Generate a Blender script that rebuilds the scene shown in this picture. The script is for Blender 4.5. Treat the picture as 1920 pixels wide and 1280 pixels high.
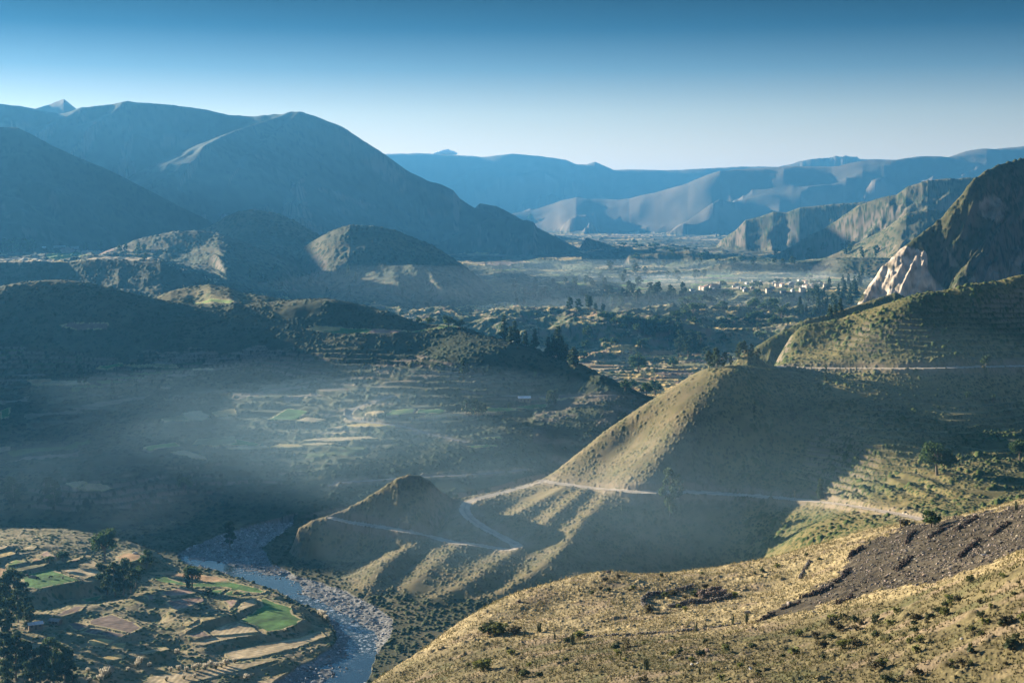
import bpy, math, random, os
import numpy as np

# ------------------------------------------------------------------ setup
for o in list(bpy.data.objects):
    bpy.data.objects.remove(o)
SC = bpy.context.scene
COL = SC.collection
Q = float(os.environ.get('SCENE_Q', '1.0'))          # grid resolution factor (1 = final)
F = 2750.0                                            # focal length in photo pixels (1920 wide)
CZ = 190.0                                            # eye height above the river, metres
PITCH = math.atan(240.0 / F)
cp, sp = math.cos(PITCH), math.sin(PITCH)

# ------------------------------------------------------------------ camera
cam = bpy.data.cameras.new('camera'); camo = bpy.data.objects.new('camera', cam); COL.objects.link(camo)
camo.location = (0, 0, CZ); camo.rotation_euler = (math.pi / 2 - PITCH, 0, 0)
cam.sensor_width = 36.0; cam.lens = 36.0 * F / 1920.0
cam.clip_start = 1.0; cam.clip_end = 80000.0
SC.camera = camo

# ------------------------------------------------------------------ sun, sky, exposure
SUN_AZ, SUN_EL = math.radians(-52.0), math.radians(10.5)      # to the left of the view, low
S = np.array([math.sin(SUN_AZ) * math.cos(SUN_EL), math.cos(SUN_AZ) * math.cos(SUN_EL), math.sin(SUN_EL)])
sl = bpy.data.lights.new('sun', 'SUN'); so = bpy.data.objects.new('sun', sl); COL.objects.link(so)
sl.energy = 5.0; sl.angle = math.radians(0.5); sl.color = (1.0, 0.87, 0.67)
so.rotation_euler = (math.pi / 2 - SUN_EL, 0, -SUN_AZ + math.pi)
so.location = (-3000, 2000, 2500)
W = bpy.data.worlds.new('World'); SC.world = W; W.use_nodes = True
nt = W.node_tree; nt.nodes.clear()
out = nt.nodes.new('ShaderNodeOutputWorld'); bg = nt.nodes.new('ShaderNodeBackground')
sky = nt.nodes.new('ShaderNodeTexSky'); sky.sky_type = 'NISHITA'; sky.sun_disc = False
sky.sun_elevation = SUN_EL; sky.sun_rotation = SUN_AZ; sky.altitude = 3500; sky.dust_density = 0.3; sky.ozone_density = 2.5
bg.inputs['Strength'].default_value = 0.10
tc = nt.nodes.new('ShaderNodeTexCoord'); sx = nt.nodes.new('ShaderNodeSeparateXYZ'); rp = nt.nodes.new('ShaderNodeValToRGB')
mp = nt.nodes.new('ShaderNodeMapRange'); mp.inputs['From Min'].default_value = -0.01; mp.inputs['From Max'].default_value = 0.50
mx = nt.nodes.new('ShaderNodeMix'); mx.data_type = 'RGBA'; mx.blend_type = 'MULTIPLY'; mx.inputs['Factor'].default_value = 1.0
el = rp.color_ramp.elements                             # clear high-mountain sky: deep blue overhead, pale at the horizon
el[0].position = 0.0; el[0].color = (1.7, .88, .56, 1); el[1].position = 1.0; el[1].color = (.75, .88, .92, 1)
for p_, c_ in ((.083, (1.7, .88, .56, 1)), (.15, (1.15, .72, .50, 1)), (.207, (.42, .40, .36, 1)), (.26, (.06, .15, .19, 1)), (.31, (.004, .04, .07, 1)), (.42, (.06, .16, .22, 1)), (.62, (.45, .60, .66, 1))):
    e_ = el.new(p_); e_.color = c_
nt.links.new(tc.outputs['Generated'], sx.inputs[0]); nt.links.new(sx.outputs['Z'], mp.inputs['Value']); nt.links.new(mp.outputs[0], rp.inputs['Fac'])
dt = nt.nodes.new('ShaderNodeVectorMath'); dt.operation = 'DOT_PRODUCT'; dt.inputs[1].default_value = (math.sin(SUN_AZ), math.cos(SUN_AZ), 0)
mr_ = nt.nodes.new('ShaderNodeMapRange'); mr_.inputs['From Min'].default_value = .25; mr_.inputs['From Max'].default_value = .85; mr_.inputs['To Min'].default_value = .50; mr_.inputs['To Max'].default_value = .62
sc_ = nt.nodes.new('ShaderNodeVectorMath'); sc_.operation = 'SCALE'
nt.links.new(tc.outputs['Generated'], dt.inputs[0]); nt.links.new(dt.outputs['Value'], mr_.inputs['Value']); nt.links.new(mr_.outputs[0], sc_.inputs['Scale'])
nt.links.new(sky.outputs[0], sc_.inputs[0]); nt.links.new(sc_.outputs[0], mx.inputs['A']); nt.links.new(rp.outputs[0], mx.inputs['B']); nt.links.new(mx.outputs['Result'], bg.inputs['Color'])
nt.links.new(bg.outputs[0], out.inputs['Surface'])
SC.view_settings.view_transform = 'Standard'; SC.view_settings.look = 'None'
SC.view_settings.gamma = 1.0; SC.view_settings.use_curve_mapping = False
SC.view_settings.exposure = 1.85
SC.render.engine = 'CYCLES'
cy = SC.cycles
cy.use_denoising = True; cy.max_bounces = 5; cy.diffuse_bounces = 2; cy.glossy_bounces = 2
cy.volume_bounces = 1; cy.transmission_bounces = 2; cy.transparent_max_bounces = 64

# ------------------------------------------------------------------ numeric helpers
def P(px, py, D):
    u = (px - 960.0) / F; v = (640.0 - py) / F
    t = D / (cp + v * sp)
    return (u * t, D, CZ + (-sp + v * cp) * t)
def PZ(px, py, z):                                    # the point of that sight line lying at height z
    u = (px - 960.0) / F; v = (640.0 - py) / F
    dz = -sp + v * cp; t = (z - CZ) / dz
    return (u * t, (cp + v * sp) * t, z)
def _h(ix, iy, seed):
    h = (ix.astype(np.int64) * 374761393 + iy.astype(np.int64) * 668265263 + seed * 974634777) & 0xffffffff
    h = ((h ^ (h >> 13)) * 1274126177) & 0xffffffff
    return h ^ (h >> 16)
def rnd(ix, iy, seed):
    return (_h(ix, iy, seed) & 0xffff).astype(np.float32) / 65535.0
def noise(x, y, seed=0):                              # gradient noise, about -0.7 .. 0.7
    x = np.asarray(x, np.float64); y = np.asarray(y, np.float64)
    ix = np.floor(x); iy = np.floor(y); fx = (x - ix).astype(np.float32); fy = (y - iy).astype(np.float32)
    ux = fx * fx * fx * (fx * (fx * 6 - 15) + 10); uy = fy * fy * fy * (fy * (fy * 6 - 15) + 10)
    def g(a, b):
        t = rnd(ix + a, iy + b, seed) * np.float32(2 * math.pi)
        return np.cos(t) * (fx - a) + np.sin(t) * (fy - b)
    n0 = g(0, 0) * (1 - ux) + g(1, 0) * ux
    n1 = g(0, 1) * (1 - ux) + g(1, 1) * ux
    return n0 * (1 - uy) + n1 * uy
def fbm(x, y, octv=4, seed=0, gain=0.5, lac=2.03):
    a = 1.0; s = 0.0
    for i in range(octv):
        s = s + a * noise(x, y, seed + i * 17); x = x * lac + 13.7; y = y * lac - 7.1; a *= gain
    return s
def ridged(x, y, octv=3, seed=0):
    a = 1.0; s = 0.0; t = 0.0
    for i in range(octv):
        s = s + a * (1 - np.minimum(1, np.abs(noise(x, y, seed + i * 31)) * 2.4)); t += a
        x = x * 2.1 + 5.3; y = y * 2.1 + 9.2; a *= 0.5
    return s / t
def blobs(x, y, cell, dens, seed, rmin=0.25, rmax=0.55):
    """rounded bumps, one candidate per cell; returns bump height 0..1"""
    x = x / cell; y = y / cell; ix = np.floor(x); iy = np.floor(y); r = np.zeros(x.shape, np.float32)
    for a in (-1, 0, 1):
        for b in (-1, 0, 1):
            jx = ix + a; jy = iy + b
            on = rnd(jx, jy, seed) < dens
            cx = jx + 0.15 + 0.7 * rnd(jx, jy, seed + 1); cyy = jy + 0.15 + 0.7 * rnd(jx, jy, seed + 2)
            rr = rmin + (rmax - rmin) * rnd(jx, jy, seed + 3) ** 2
            d = ((x - cx) ** 2 + (y - cyy) ** 2) / rr ** 2
            hgt = np.sqrt(np.maximum(0, 1 - d)) * rr / rmax
            r = np.where(on, np.maximum(r, hgt.astype(np.float32)), r)
    return r
def sstep(a, b, x):
    t = np.clip((x - a) / (b - a), 0, 1); return t * t * (3 - 2 * t)
def smax(a, b, k):
    h = np.maximum(k - np.abs(a - b), 0) / k
    return np.maximum(a, b) + h * h * k * 0.25
def inpoly(x, y, poly):
    r = np.zeros(x.shape, bool); n = len(poly)
    for i in range(n):
        x0, y0 = poly[i][:2]; x1, y1 = poly[(i + 1) % n][:2]
        if y0 == y1: continue
        c = ((y0 > y) != (y1 > y)) & (x < (x1 - x0) * (y - y0) / (y1 - y0) + x0)
        r ^= c
    return r
def polydist(x, y, pl, closed=False):
    d2 = np.full(x.shape, 1e12); n = len(pl)
    for i in range(n if closed else n - 1):
        p0 = np.array(pl[i]); e = np.array(pl[(i + 1) % n]) - p0; L2 = (e ** 2).sum()
        t = np.clip(((x - p0[0]) * e[0] + (y - p0[1]) * e[1]) / L2, 0, 1)
        d2 = np.minimum(d2, (x - p0[0] - t * e[0]) ** 2 + (y - p0[1] - t * e[1]) ** 2)
    return np.sqrt(d2)
def catmull(pts, step):
    p = np.array(pts, float); o = []
    p = np.vstack([2 * p[0] - p[1], p, 2 * p[-1] - p[-2]])
    for i in range(1, len(p) - 2):
        n = max(1, int(np.linalg.norm(p[i + 1][:2] - p[i][:2]) / step))
        for k in range(n):
            t = k / n; t2 = t * t; t3 = t2 * t
            o.append(0.5 * (2 * p[i] + (p[i + 1] - p[i - 1]) * t + (2 * p[i - 1] - 5 * p[i] + 4 * p[i + 1] - p[i + 2]) * t2
                            + (3 * p[i] - p[i - 1] - 3 * p[i + 1] + p[i + 2]) * t3))
    o.append(p[-2]); return np.array(o)
class RBF:
    """smooth surface through 3-D control points (multiquadric)"""
    def __init__(s, pts, c):
        p = np.array(pts, float); s.p = p[:, :2]; s.c = c; s.sc = 100.0
        n = len(p); d = np.sqrt(((s.p[:, None] - s.p[None]) ** 2).sum(-1) + c * c) / s.sc
        A = np.zeros((n + 3, n + 3)); A[:n, :n] = d - np.eye(n) * 0.002; A[:n, n] = 1; A[:n, n + 1:] = s.p / s.sc
        A[n, :n] = 1; A[n + 1:, :n] = (s.p / s.sc).T
        b = np.zeros(n + 3); b[:n] = p[:, 2]; s.w = np.linalg.solve(A, b)
    def __call__(s, x, y):
        n = len(s.p); z = s.w[n] + s.w[n + 1] * x / s.sc + s.w[n + 2] * y / s.sc
        for i in range(n):
            z = z + s.w[i] * np.sqrt((x - s.p[i, 0]) ** 2 + (y - s.p[i, 1]) ** 2 + s.c ** 2) / s.sc
        return z

# ------------------------------------------------------------------ the terrain grid (polar, so that detail follows distance)
def spaced(knots):
    o = [knots[0][0]]
    for (a, st), (b, _) in zip(knots[:-1], knots[1:]):
        n = max(1, int(round((b - a) / st * Q))); o += list(a + (b - a) * (np.arange(n) + 1) / n)
    return np.array(o)
pxs = spaced([(-120, 1.35), (2040, 1)])
az_f = np.arctan((pxs - 960) / F)
az = np.concatenate([np.radians(spaced([(-100, 1.2), (-60, 0.35), (math.degrees(az_f[0]), 1)]))[:-1], az_f,
                     np.radians(spaced([(math.degrees(az_f[-1]), 0.35), (50, 1.2), (90, 1)]))[1:]])
def logr(a, b, dr):
    n = max(2, int(math.log(b / a) / dr * Q)); return list(np.exp(np.linspace(math.log(a), math.log(b), n, endpoint=False)))
RR = np.array([3.0] + logr(6, 165, 0.06) + logr(165, 385, 0.0016) + logr(385, 560, 0.005) + logr(560, 1060, 0.00095)
              + logr(1060, 1700, 0.0011) + logr(1700, 3200, 0.0018) + logr(3200, 6500, 0.004) + logr(6500, 17000, 0.009) + [17000.0])
NA, NR = len(az), len(RR)
print('grid', NA, NR, NA * NR)
# r here is distance along the ground; D (depth) = r*cos(az)
A2, R2 = np.meshgrid(az, RR, indexing='ij')
X = R2 * np.sin(A2); Y = R2 * np.cos(A2)

Z = np.zeros_like(X); REG = np.zeros(X.shape, np.int16)
REGN = ['valley_floor']
def region(name):
    REGN.append(name); return len(REGN) - 1
def sub(a0, a1, r0, r1):
    """index slices of the part of the grid between two photo columns and two distances"""
    i0, i1 = np.searchsorted(az, [a0, a1]); j0, j1 = np.searchsorted(RR, [r0, r1])
    return (slice(max(0, i0 - 1), i1 + 1), slice(max(0, j0 - 1), j1 + 1))
def azp(px): return math.atan((px - 960) / F)
def put(sl_, h, rid, k):
    z = Z[sl_]
    m = h > z
    Z[sl_] = smax(z, h, k)
    REG[sl_] = np.where(m, rid, REG[sl_])

def wall(name, pts, front, back, k=8, rnd_=10, gul=None, far=None, seed=1, endslope=0.5, rough=None, shift=None, rough_scale=None, lean=.45, warp=0, soften=9, octv=4):
    """a hill given by its skyline: (photo x, photo y, depth) left to right; front / back = [(distance, drop), ...]"""
    w = np.array([P(*p) for p in pts]); a = np.arctan2(w[:, 0], w[:, 1]); r = np.hypot(w[:, 0], w[:, 1])
    if shift: w[:, 2] += shift
    fd = max(front[-1][0], back[-1][0])
    side = fd / r.min()
    sl_ = sub(a[0] - min(side, .5), a[-1] + min(side, .5), r.min() - front[-1][0] * 1.1, r.max() + back[-1][0] * 1.1)
    aa = az[sl_[0]]
    from_ = np.clip(aa, a[0], a[-1])
    # smooth interpolation of skyline height and distance
    at = np.linspace(a[0] - .05, a[-1] + .05, 4000); rt = np.interp(at, a, r); kw = soften / F / (at[1] - at[0])
    kk = np.exp(-(np.arange(-int(3 * kw) - 1, int(3 * kw) + 2) / kw) ** 2 / 2); kk /= kk.sum(); n_ = len(kk) // 2
    rt = np.convolve(np.pad(rt, n_, mode='edge'), kk, 'valid')
    zc = np.interp(from_, a, w[:, 2]); rc = np.interp(from_, at, rt)
    ex = np.abs(aa - from_) * rc
    nz = noise(aa * rc / (rough_scale or 60.0), aa * 0 + seed, seed) * (rough or 0) + noise(aa * rc / ((rough_scale or 60.0) * .3), aa * 0 + seed, seed + 5) * (rough or 0) * .45
    zc = zc + nz
    drda = np.gradient(rc, aa); cf = 1 / np.sqrt(1 + (drda / rc) ** 2); cf = np.maximum(cf, .55)
    R_ = RR[None, sl_[1]]
    d = (R_ - rc[:, None]) * cf[:, None]
    ad0 = np.minimum(np.abs(d), 1200)                 # ribs run down the slope askew and wander
    lw = rnd_ * 4
    wob = (.22 * ad0 + .5 * rnd_) * (1 - np.exp(-ad0 / lw)) * fbm((aa * rc)[:, None] / (lw * 3) + 0 * d, ad0 / (lw * 2.5), 3, seed + 21)
    a2 = aa[:, None] + np.where(d < 0, lean * ad0 + wob, -lean * ad0 + wob) / rc[:, None]
    rc2 = np.interp(np.clip(a2, a[0], a[-1]), at, rt)
    d = (R_ - rc2) * cf[:, None]
    s = (aa * rc)[:, None] + 0 * d
    ad = np.sqrt(d * d + rnd_ ** 2) - rnd_
    f = np.interp(ad, [p[0] for p in front], [p[1] for p in front]); b = np.interp(ad, [p[0] for p in back], [p[1] for p in back])
    last = np.where(d < 0, ad - front[-1][0], ad - back[-1][0]); 
    dr = np.where(d < 0, f, b) + np.maximum(last, 0) * 0.6
    dr = dr + endslope * ex[:, None]
    if gul:
        amp, lam, d0, shear = gul
        ss = s + shear * np.where(d < 0, ad, -ad) + lam * 0.6 * fbm(s / lam / 1.3, ad / lam / 1.3, 3, seed + 3)
        g = 1 - ridged(ss / lam, ad / (lam * 1.15), octv, seed)
        dr = dr + amp * (1 - np.exp(-ad / d0)) * (g + .35 * fbm(X[sl_] / lam * 1.6, Y[sl_] / lam * 1.6, octv, seed + 9))
    if warp:
        A_, L_ = warp
        dr = dr + A_ * (1 - np.exp(-ad / (L_ * .8))) * fbm(X[sl_] / L_ + seed, Y[sl_] / L_ - seed, 5, seed + 9)
    h = zc[:, None] - dr
    put(sl_, h, region(name), k)

def spur(name, pts3, left, right, k=5, rnd_=4, step=12, reach=150, amp=0, lam=20, seed=3, endslope=.7):
    """a rib along a 3-D line; drop to its left / right as (distance, drop) lists"""
    p = catmull(pts3, step)
    aa = np.arctan2(p[:, 0], p[:, 1]); r = np.hypot(p[:, 0], p[:, 1])
    m = reach / r.min()
    sl_ = sub(aa.min() - m, aa.max() + m, r.min() - reach, r.max() + reach)
    x = X[sl_]; y = Y[sl_]
    bd = np.full(x.shape, 1e18); bz = np.zeros(x.shape); bs = np.zeros(x.shape); sd = np.zeros(x.shape); al = 0.0
    for i in range(len(p) - 1):
        e = p[i + 1] - p[i]; L2 = e[0] ** 2 + e[1] ** 2; L = math.sqrt(L2)
        t = np.clip(((x - p[i, 0]) * e[0] + (y - p[i, 1]) * e[1]) / L2, 0, 1)
        dx = x - p[i, 0] - t * e[0]; dy = y - p[i, 1] - t * e[1]; d2 = dx * dx + dy * dy
        c = d2 < bd
        bd = np.where(c, d2, bd); bz = np.where(c, p[i, 2] + t * e[2], bz); bs = np.where(c, al + t * L, bs)
        sd = np.where(c, e[0] * dy - e[1] * dx, sd); al += L
    d = np.sqrt(bd); ad = np.sqrt(d * d + rnd_ ** 2) - rnd_
    l = np.interp(ad, [q[0] for q in left], [q[1] for q in left]) + .7 * np.maximum(0, ad - left[-1][0])
    r_ = np.interp(ad, [q[0] for q in right], [q[1] for q in right]) + .7 * np.maximum(0, ad - right[-1][0])
    dr = np.where(sd > 0, l, r_)
    if amp:
        dr = dr + amp * (1 - np.exp(-ad / 15)) * (1 - ridged(bs / lam, ad / (lam * 3), 3, seed))
    put(sl_, bz - dr, region(name), k)

def patch(name, rbf, bound, k=4, soft=20, rough=0, lam=30, seed=5):
    """a surface through control points, valid inside the ground polygon `bound`, falling away outside it"""
    b = np.array(bound); aa = np.arctan2(b[:, 0], b[:, 1]); r = np.hypot(b[:, 0], b[:, 1])
    sl_ = sub(aa.min() - .02, aa.max() + .02, 0 if name == 'foreground_slope' else r.min() * .85, r.max() * 1.1)
    x = X[sl_]; y = Y[sl_]
    h = rbf(x, y)
    ins = inpoly(x, y, bound)
    d2 = np.full(x.shape, 1e12)
    for i in range(len(b)):
        p0 = b[i]; e = b[(i + 1) % len(b)] - p0; L2 = (e ** 2).sum()
        t = np.clip(((x - p0[0]) * e[0] + (y - p0[1]) * e[1]) / L2, 0, 1)
        d2 = np.minimum(d2, (x - p0[0] - t * e[0]) ** 2 + (y - p0[1] - t * e[1]) ** 2)
    d = np.sqrt(d2)
    h = np.where(ins, h, h - 0.9 * d)
    if rough: h = h + rough * fbm(x / lam, y / lam, 4, seed)
    put(sl_, h, region(name), k)

# ---- valley floor: benches that step up along the valley
wx = (46 + 60 * sstep(-.02, .08, A2)) * fbm(X / 150, Y / 150, 4, 11); 
Yw = R2 + wx * sstep(1250, 1700, R2)
Z = np.interp(Yw, [0, 900, 1100, 1450, 1760, 1800, 1900, 1950, 2150, 2230, 2400, 2475, 3050, 3120, 3400, 4200, 6000, 9000, 17000],
              [1.5, 1.5, 2, 3, 15, 18, 43, 45, 48, 38, 44, 60, 62, 68, 62, 46, 50, 72, 90])
Z += sstep(1760, 1860, R2) * (1 - sstep(2350, 2480, R2)) * 16 * (ridged(X / 95, Y / 95, 4, 26) - .55)
bm = sstep(1700, 1950, R2) * (1 - sstep(2350, 2500, Yw))
Z += bm * (14 * ridged(X / 210, Y / 210, 3, 21) - 7)
bm2 = sstep(2350, 2500, R2) * (1 - sstep(3000, 3200, R2)) * (1 - sstep(.06, .10, A2)); Z += bm2 * (26 * ridged(X / 260, Y / 260, 3, 24) - 12)
Z += sstep(3100, 3500, R2) * (1 - sstep(5500, 7500, R2)) * (30 * ridged(X / 480, Y / 700, 3, 25) - 12)
Z += sstep(2900, 3300, R2) * (1 - sstep(6500, 9000, R2)) * (26 * np.maximum(0, fbm(X / 420, Y / 520, 4, 23)) )
Z += sstep(1000, 1500, R2) * 1.2 * fbm(X / 40, Y / 40, 3, 22)

# ---- far ridges
wall('far_mountain', [(560, 292, 12000), (735, 288, 12000), (830, 288, 12000), (900, 291, 12000), (960, 286, 12000), (1010, 290, 12000),
     (1060, 297, 12000), (1080, 306, 12000), (1100, 307, 12000), (1116, 303, 12000), (1150, 318, 12000), (1250, 319, 12000), (1300, 315, 12000),
     (1400, 312, 12000), (1460, 312, 12000), (1500, 300, 12000), (1560, 296, 12000), (1700, 300, 12000), (2050, 300, 12000)],
     [(0, 0), (900, 330), (2500, 640)], [(0, 0), (2500, 900)], k=40, rnd_=60, gul=(330, 900, 500, .5), octv=2, seed=31, rough=9, rough_scale=300)
wall('jagged_peak', [(1505, 300, 11800), (1540, 296, 11800), (1556, 292, 11800), (1566, 289, 11800), (1578, 286, 11800), (1586, 284, 11800), (1598, 288, 11800), (1606, 289, 11800), (1618, 297, 11800)],
     [(0, 0), (900, 500)], [(0, 0), (900, 500)], k=10, rnd_=8, gul=(60, 200, 100, 0), seed=33, rough=9, rough_scale=60)
wall('distant_peak', [(50, 203, 6500), (70, 199, 6500), (92, 196, 6500), (120, 184.5, 6500), (148, 203, 6500), (170, 220, 6500)],
     [(0, 0), (900, 600)], [(0, 0), (900, 600)], k=10, rnd_=10, gul=(40, 150, 100, .3), octv=2, seed=35, rough=3, rough_scale=80)
wall('far_plateau', [(940, 404, 9800), (1000, 392, 9800), (1050, 377, 9800), (1080, 370, 9700), (1110, 373, 9600), (1180, 372, 9500), (1240, 358, 9400), (1290, 342, 9300),
     (1350, 318, 9200), (1420, 315, 9200), (1480, 312, 9200), (1560, 311, 9100), (1620, 302, 9000), (1700, 295, 9000), (1780, 291, 9000), (1810, 284, 9000), (1850, 278, 9000), (1920, 274, 9000), (2100, 262, 9000), (2500, 240, 8500)],
     [(0, 0), (500, 150), (1500, 440), (3200, 640)], [(0, 0), (600, 50), (2500, 700)], k=30, rnd_=40, gul=(300, 800, 450, .8), lean=.4, octv=2, seed=41, rough=6, rough_scale=250)
wall('foothill', [(1338, 468, 5475), (1352, 450, 5425), (1380, 431, 5375), (1398, 412, 5375), (1425, 406, 5375), (1450, 397, 5375), (1475, 398, 5350), (1500, 389, 5325), (1560, 383, 5300), (1640, 377, 5275), (1680, 378, 5225), (1760, 395, 5175)],
     [(0, 0), (300, 160), (700, 330)], [(0, 0), (800, 420)], k=15, rnd_=15, gul=(90, 260, 150, .4), soften=25, seed=43, rough=4, rough_scale=120)
wall('terraced_hill', [(1470, 470, 4202), (1520, 440, 4202), (1570, 412, 4185), (1610, 385, 4167), (1650, 372, 4150), (1680, 365, 4132), (1700, 350, 4097), (1740, 338, 4097), (1780, 334, 4097), (1830, 332, 4097), (1900, 320, 4097), (2050, 280, 4097)],
     [(0, 0), (350, 150), (700, 230), (1000, 300)], [(0, 0), (800, 500)], k=15, rnd_=20, gul=(90, 260, 120, .5), soften=30, seed=45, rough=4, rough_scale=120)
wall('terraced_hill', [(1560, 478, 3500), (1610, 455, 3500), (1660, 428, 3450), (1700, 400, 3400), (1740, 393, 3400), (1780, 396, 3400), (1900, 400, 3400)],
     [(0, 0), (200, 60), (500, 120)], [(0, 0), (500, 120)], k=12, rnd_=20, gul=(30, 200, 100, .4), seed=46, rough=2)
wall('low_hill', [(1330, 500, 3150), (1370, 492, 3140), (1420, 495, 3120), (1480, 494, 3100), (1550, 488, 3100), (1600, 484, 3050), (1680, 485, 3000), (1800, 480, 3000)],
     [(0, 0), (60, 22), (200, 40)], [(0, 0), (300, 8), (600, 60)], k=5, rnd_=6, gul=(8, 120, 60, 0), seed=47, rough=2)
wall('low_hill', [(1010, 455, 7000), (1040, 440, 6900), (1075, 445, 6900), (1100, 452, 6900), (1130, 460, 6900)],
     [(0, 0), (300, 60)], [(0, 0), (300, 60)], k=10, rnd_=15, seed=48, rough=4)
wall('low_hill', [(1075, 480, 5200), (1100, 445, 5200), (1130, 455, 5200), (1170, 470, 5100), (1210, 478, 5000)],
     [(0, 0), (300, 80)], [(0, 0), (300, 80)], k=10, rnd_=15, seed=49, rough=4)
wall('low_hill', [(1150, 505, 3700), (1180, 478, 3700), (1240, 474, 3650), (1290, 470, 3650), (1340, 478, 3600), (1400, 485, 3600)],
     [(0, 0), (120, 50), (300, 80)], [(0, 0), (200, 20), (500, 80)], k=6, rnd_=8, gul=(14, 80, 60, .6), seed=50, rough=4)

# ---- left side: the big mountain and its foothills
wall('large_mountain', [(-1500, 185, 5461), (-900, 180, 5461), (-400, 178, 5461), (-100, 185, 5524), (0, 194, 5588), (60, 203, 5613), (110, 214, 5651), (140, 211, 5626), (152, 204, 5562), (200, 196, 5588), (228, 193, 5613), (240, 192, 5575), (265, 192, 5588), (330, 198, 5626), (390, 206, 5676),
     (440, 217, 5676), (475, 218, 5664), (500, 216, 5632), (530, 214, 5626), (545, 212, 5613), (563, 212, 5575), (600, 221, 5549), (640, 237, 5524), (700, 274, 5524), (760, 318, 5524), (800, 338, 5524), (830, 346, 5524), (850, 357, 5524), (862, 372, 5524), (890, 390, 5524),
     (930, 405, 5461), (980, 431, 5397), (1030, 458, 5334), (1080, 480, 5270), (1125, 494, 5207)],
     [(0, 0), (300, 190), (560, 300), (900, 360), (1300, 440), (1700, 520)], [(0, 0), (1600, 700)], k=18, rnd_=25, gul=(120, 420, 260, .75), octv=3, seed=52, rough=5, rough_scale=120, lean=.62)
gm = [(0, 0), (60, 34), (250, 160), (500, 340)]; gr = [(0, 0), (160, 58), (350, 180), (500, 320)]
for ps in ([(563, 213, 5560), (530, 238, 5310), (490, 272, 5020), (455, 305, 4740)], [(545, 213, 5570), (500, 226, 5380), (440, 246, 5080), (385, 272, 4720)], [(238, 193, 5580), (222, 203, 5520), (205, 216, 5440)], [(150, 205, 5560), (138, 214, 5500), (120, 222, 5430)],
           [(410, 262, 4950), (340, 296, 4700), (300, 330, 4480)], [(345, 318, 4560), (300, 345, 4380), (275, 365, 4250)]):
    spur('large_mountain', [P(*p) for p in ps], gm, gr, k=25, rnd_=14, step=60, reach=620, amp=25, lam=160)
wall('rocky_spur', [(880, 400, 5600), (900, 381, 5600), (930, 386, 5600), (955, 398, 5600), (975, 410, 5600)],
     [(0, 0), (300, 150)], [(0, 0), (300, 150)], k=8, seed=54, rough=3)
wall('rocky_spur', [(915, 409, 4800), (960, 411, 4800), (988, 412, 4780), (1000, 416, 4760), (1008, 428, 4740), (1050, 452, 4700), (1100, 478, 4650), (1150, 497, 4600)],
     [(0, 0), (150, 90), (500, 250)], [(0, 0), (500, 250)], k=8, rnd_=6, gul=(40, 150, 80, 0), seed=55, rough=3)
wall('left_mountain', [(-1600, 300, 3188), (-900, 240, 3443), (-500, 215, 3634), (-200, 215, 3761), (0, 238, 3825), (35, 240, 3825), (70, 258, 3825), (95, 272, 3825), (150, 296, 3799), (210, 322, 3774), (270, 352, 3748), (330, 384, 3723), (390, 412, 3698), (430, 440, 3672), (460, 460, 3634)],  # unseen points at left shaped low to let sun reach the valley
     [(0, 0), (300, 170), (600, 250), (750, 270)], [(0, 0), (800, 480)], k=12, rnd_=20, gul=(40, 300, 140, .4), octv=2, seed=57, rough=3, rough_scale=120)
wall('foothill', [(330, 440, 3000), (360, 436, 3000), (395, 424, 3000), (420, 408, 3000), (445, 397, 3000), (475, 393, 2990), (520, 400, 2980), (550, 413, 2960), (590, 435, 2940), (620, 455, 2920), (640, 468, 2900)],
     [(0, 0), (120, 55), (260, 90), (500, 110)], [(0, 0), (300, 140)], k=6, rnd_=14, gul=(6, 130, 60, .5), seed=59, rough=1.5)
wall('foothill', [(560, 470, 2720), (600, 444, 2720), (625, 432, 2710), (655, 422, 2700), (700, 423, 2700), (740, 432, 2690), (770, 444, 2680), (810, 458, 2660), (860, 492, 2620), (900, 522, 2580), (935, 552, 2540), (955, 575, 2500)],
     [(0, 0), (90, 40), (200, 95), (420, 120)], [(0, 0), (300, 150)], k=6, rnd_=12, gul=(8, 140, 60, .5), seed=61, rough=1.5)
wall('foothill', [(200, 470, 2580), (260, 448, 2600), (330, 434, 2600), (370, 432, 2600), (410, 437, 2600), (460, 455, 2560), (510, 478, 2520), (545, 500, 2480)],
     [(0, 0), (150, 50), (350, 70)], [(0, 0), (200, 50)], k=6, rnd_=14, gul=(5, 140, 60, 0), seed=63, rough=1.5)
wall('dark_hill', [(-600, 470, 2000), (-200, 480, 2000), (0, 492, 2000), (60, 489, 2000), (130, 491, 2000), (165, 487, 1990), (230, 487, 1980), (300, 492, 1960), (345, 508, 1940), (380, 524, 1920), (420, 542, 1900), (480, 556, 1880), (540, 566, 1860)],
     [(0, 0), (80, 36), (200, 90)], [(0, 0), (60, 3), (500, 4), (900, 20)], k=5, rnd_=8, gul=(14, 110, 50, 0), seed=65, rough=2.5)

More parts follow.
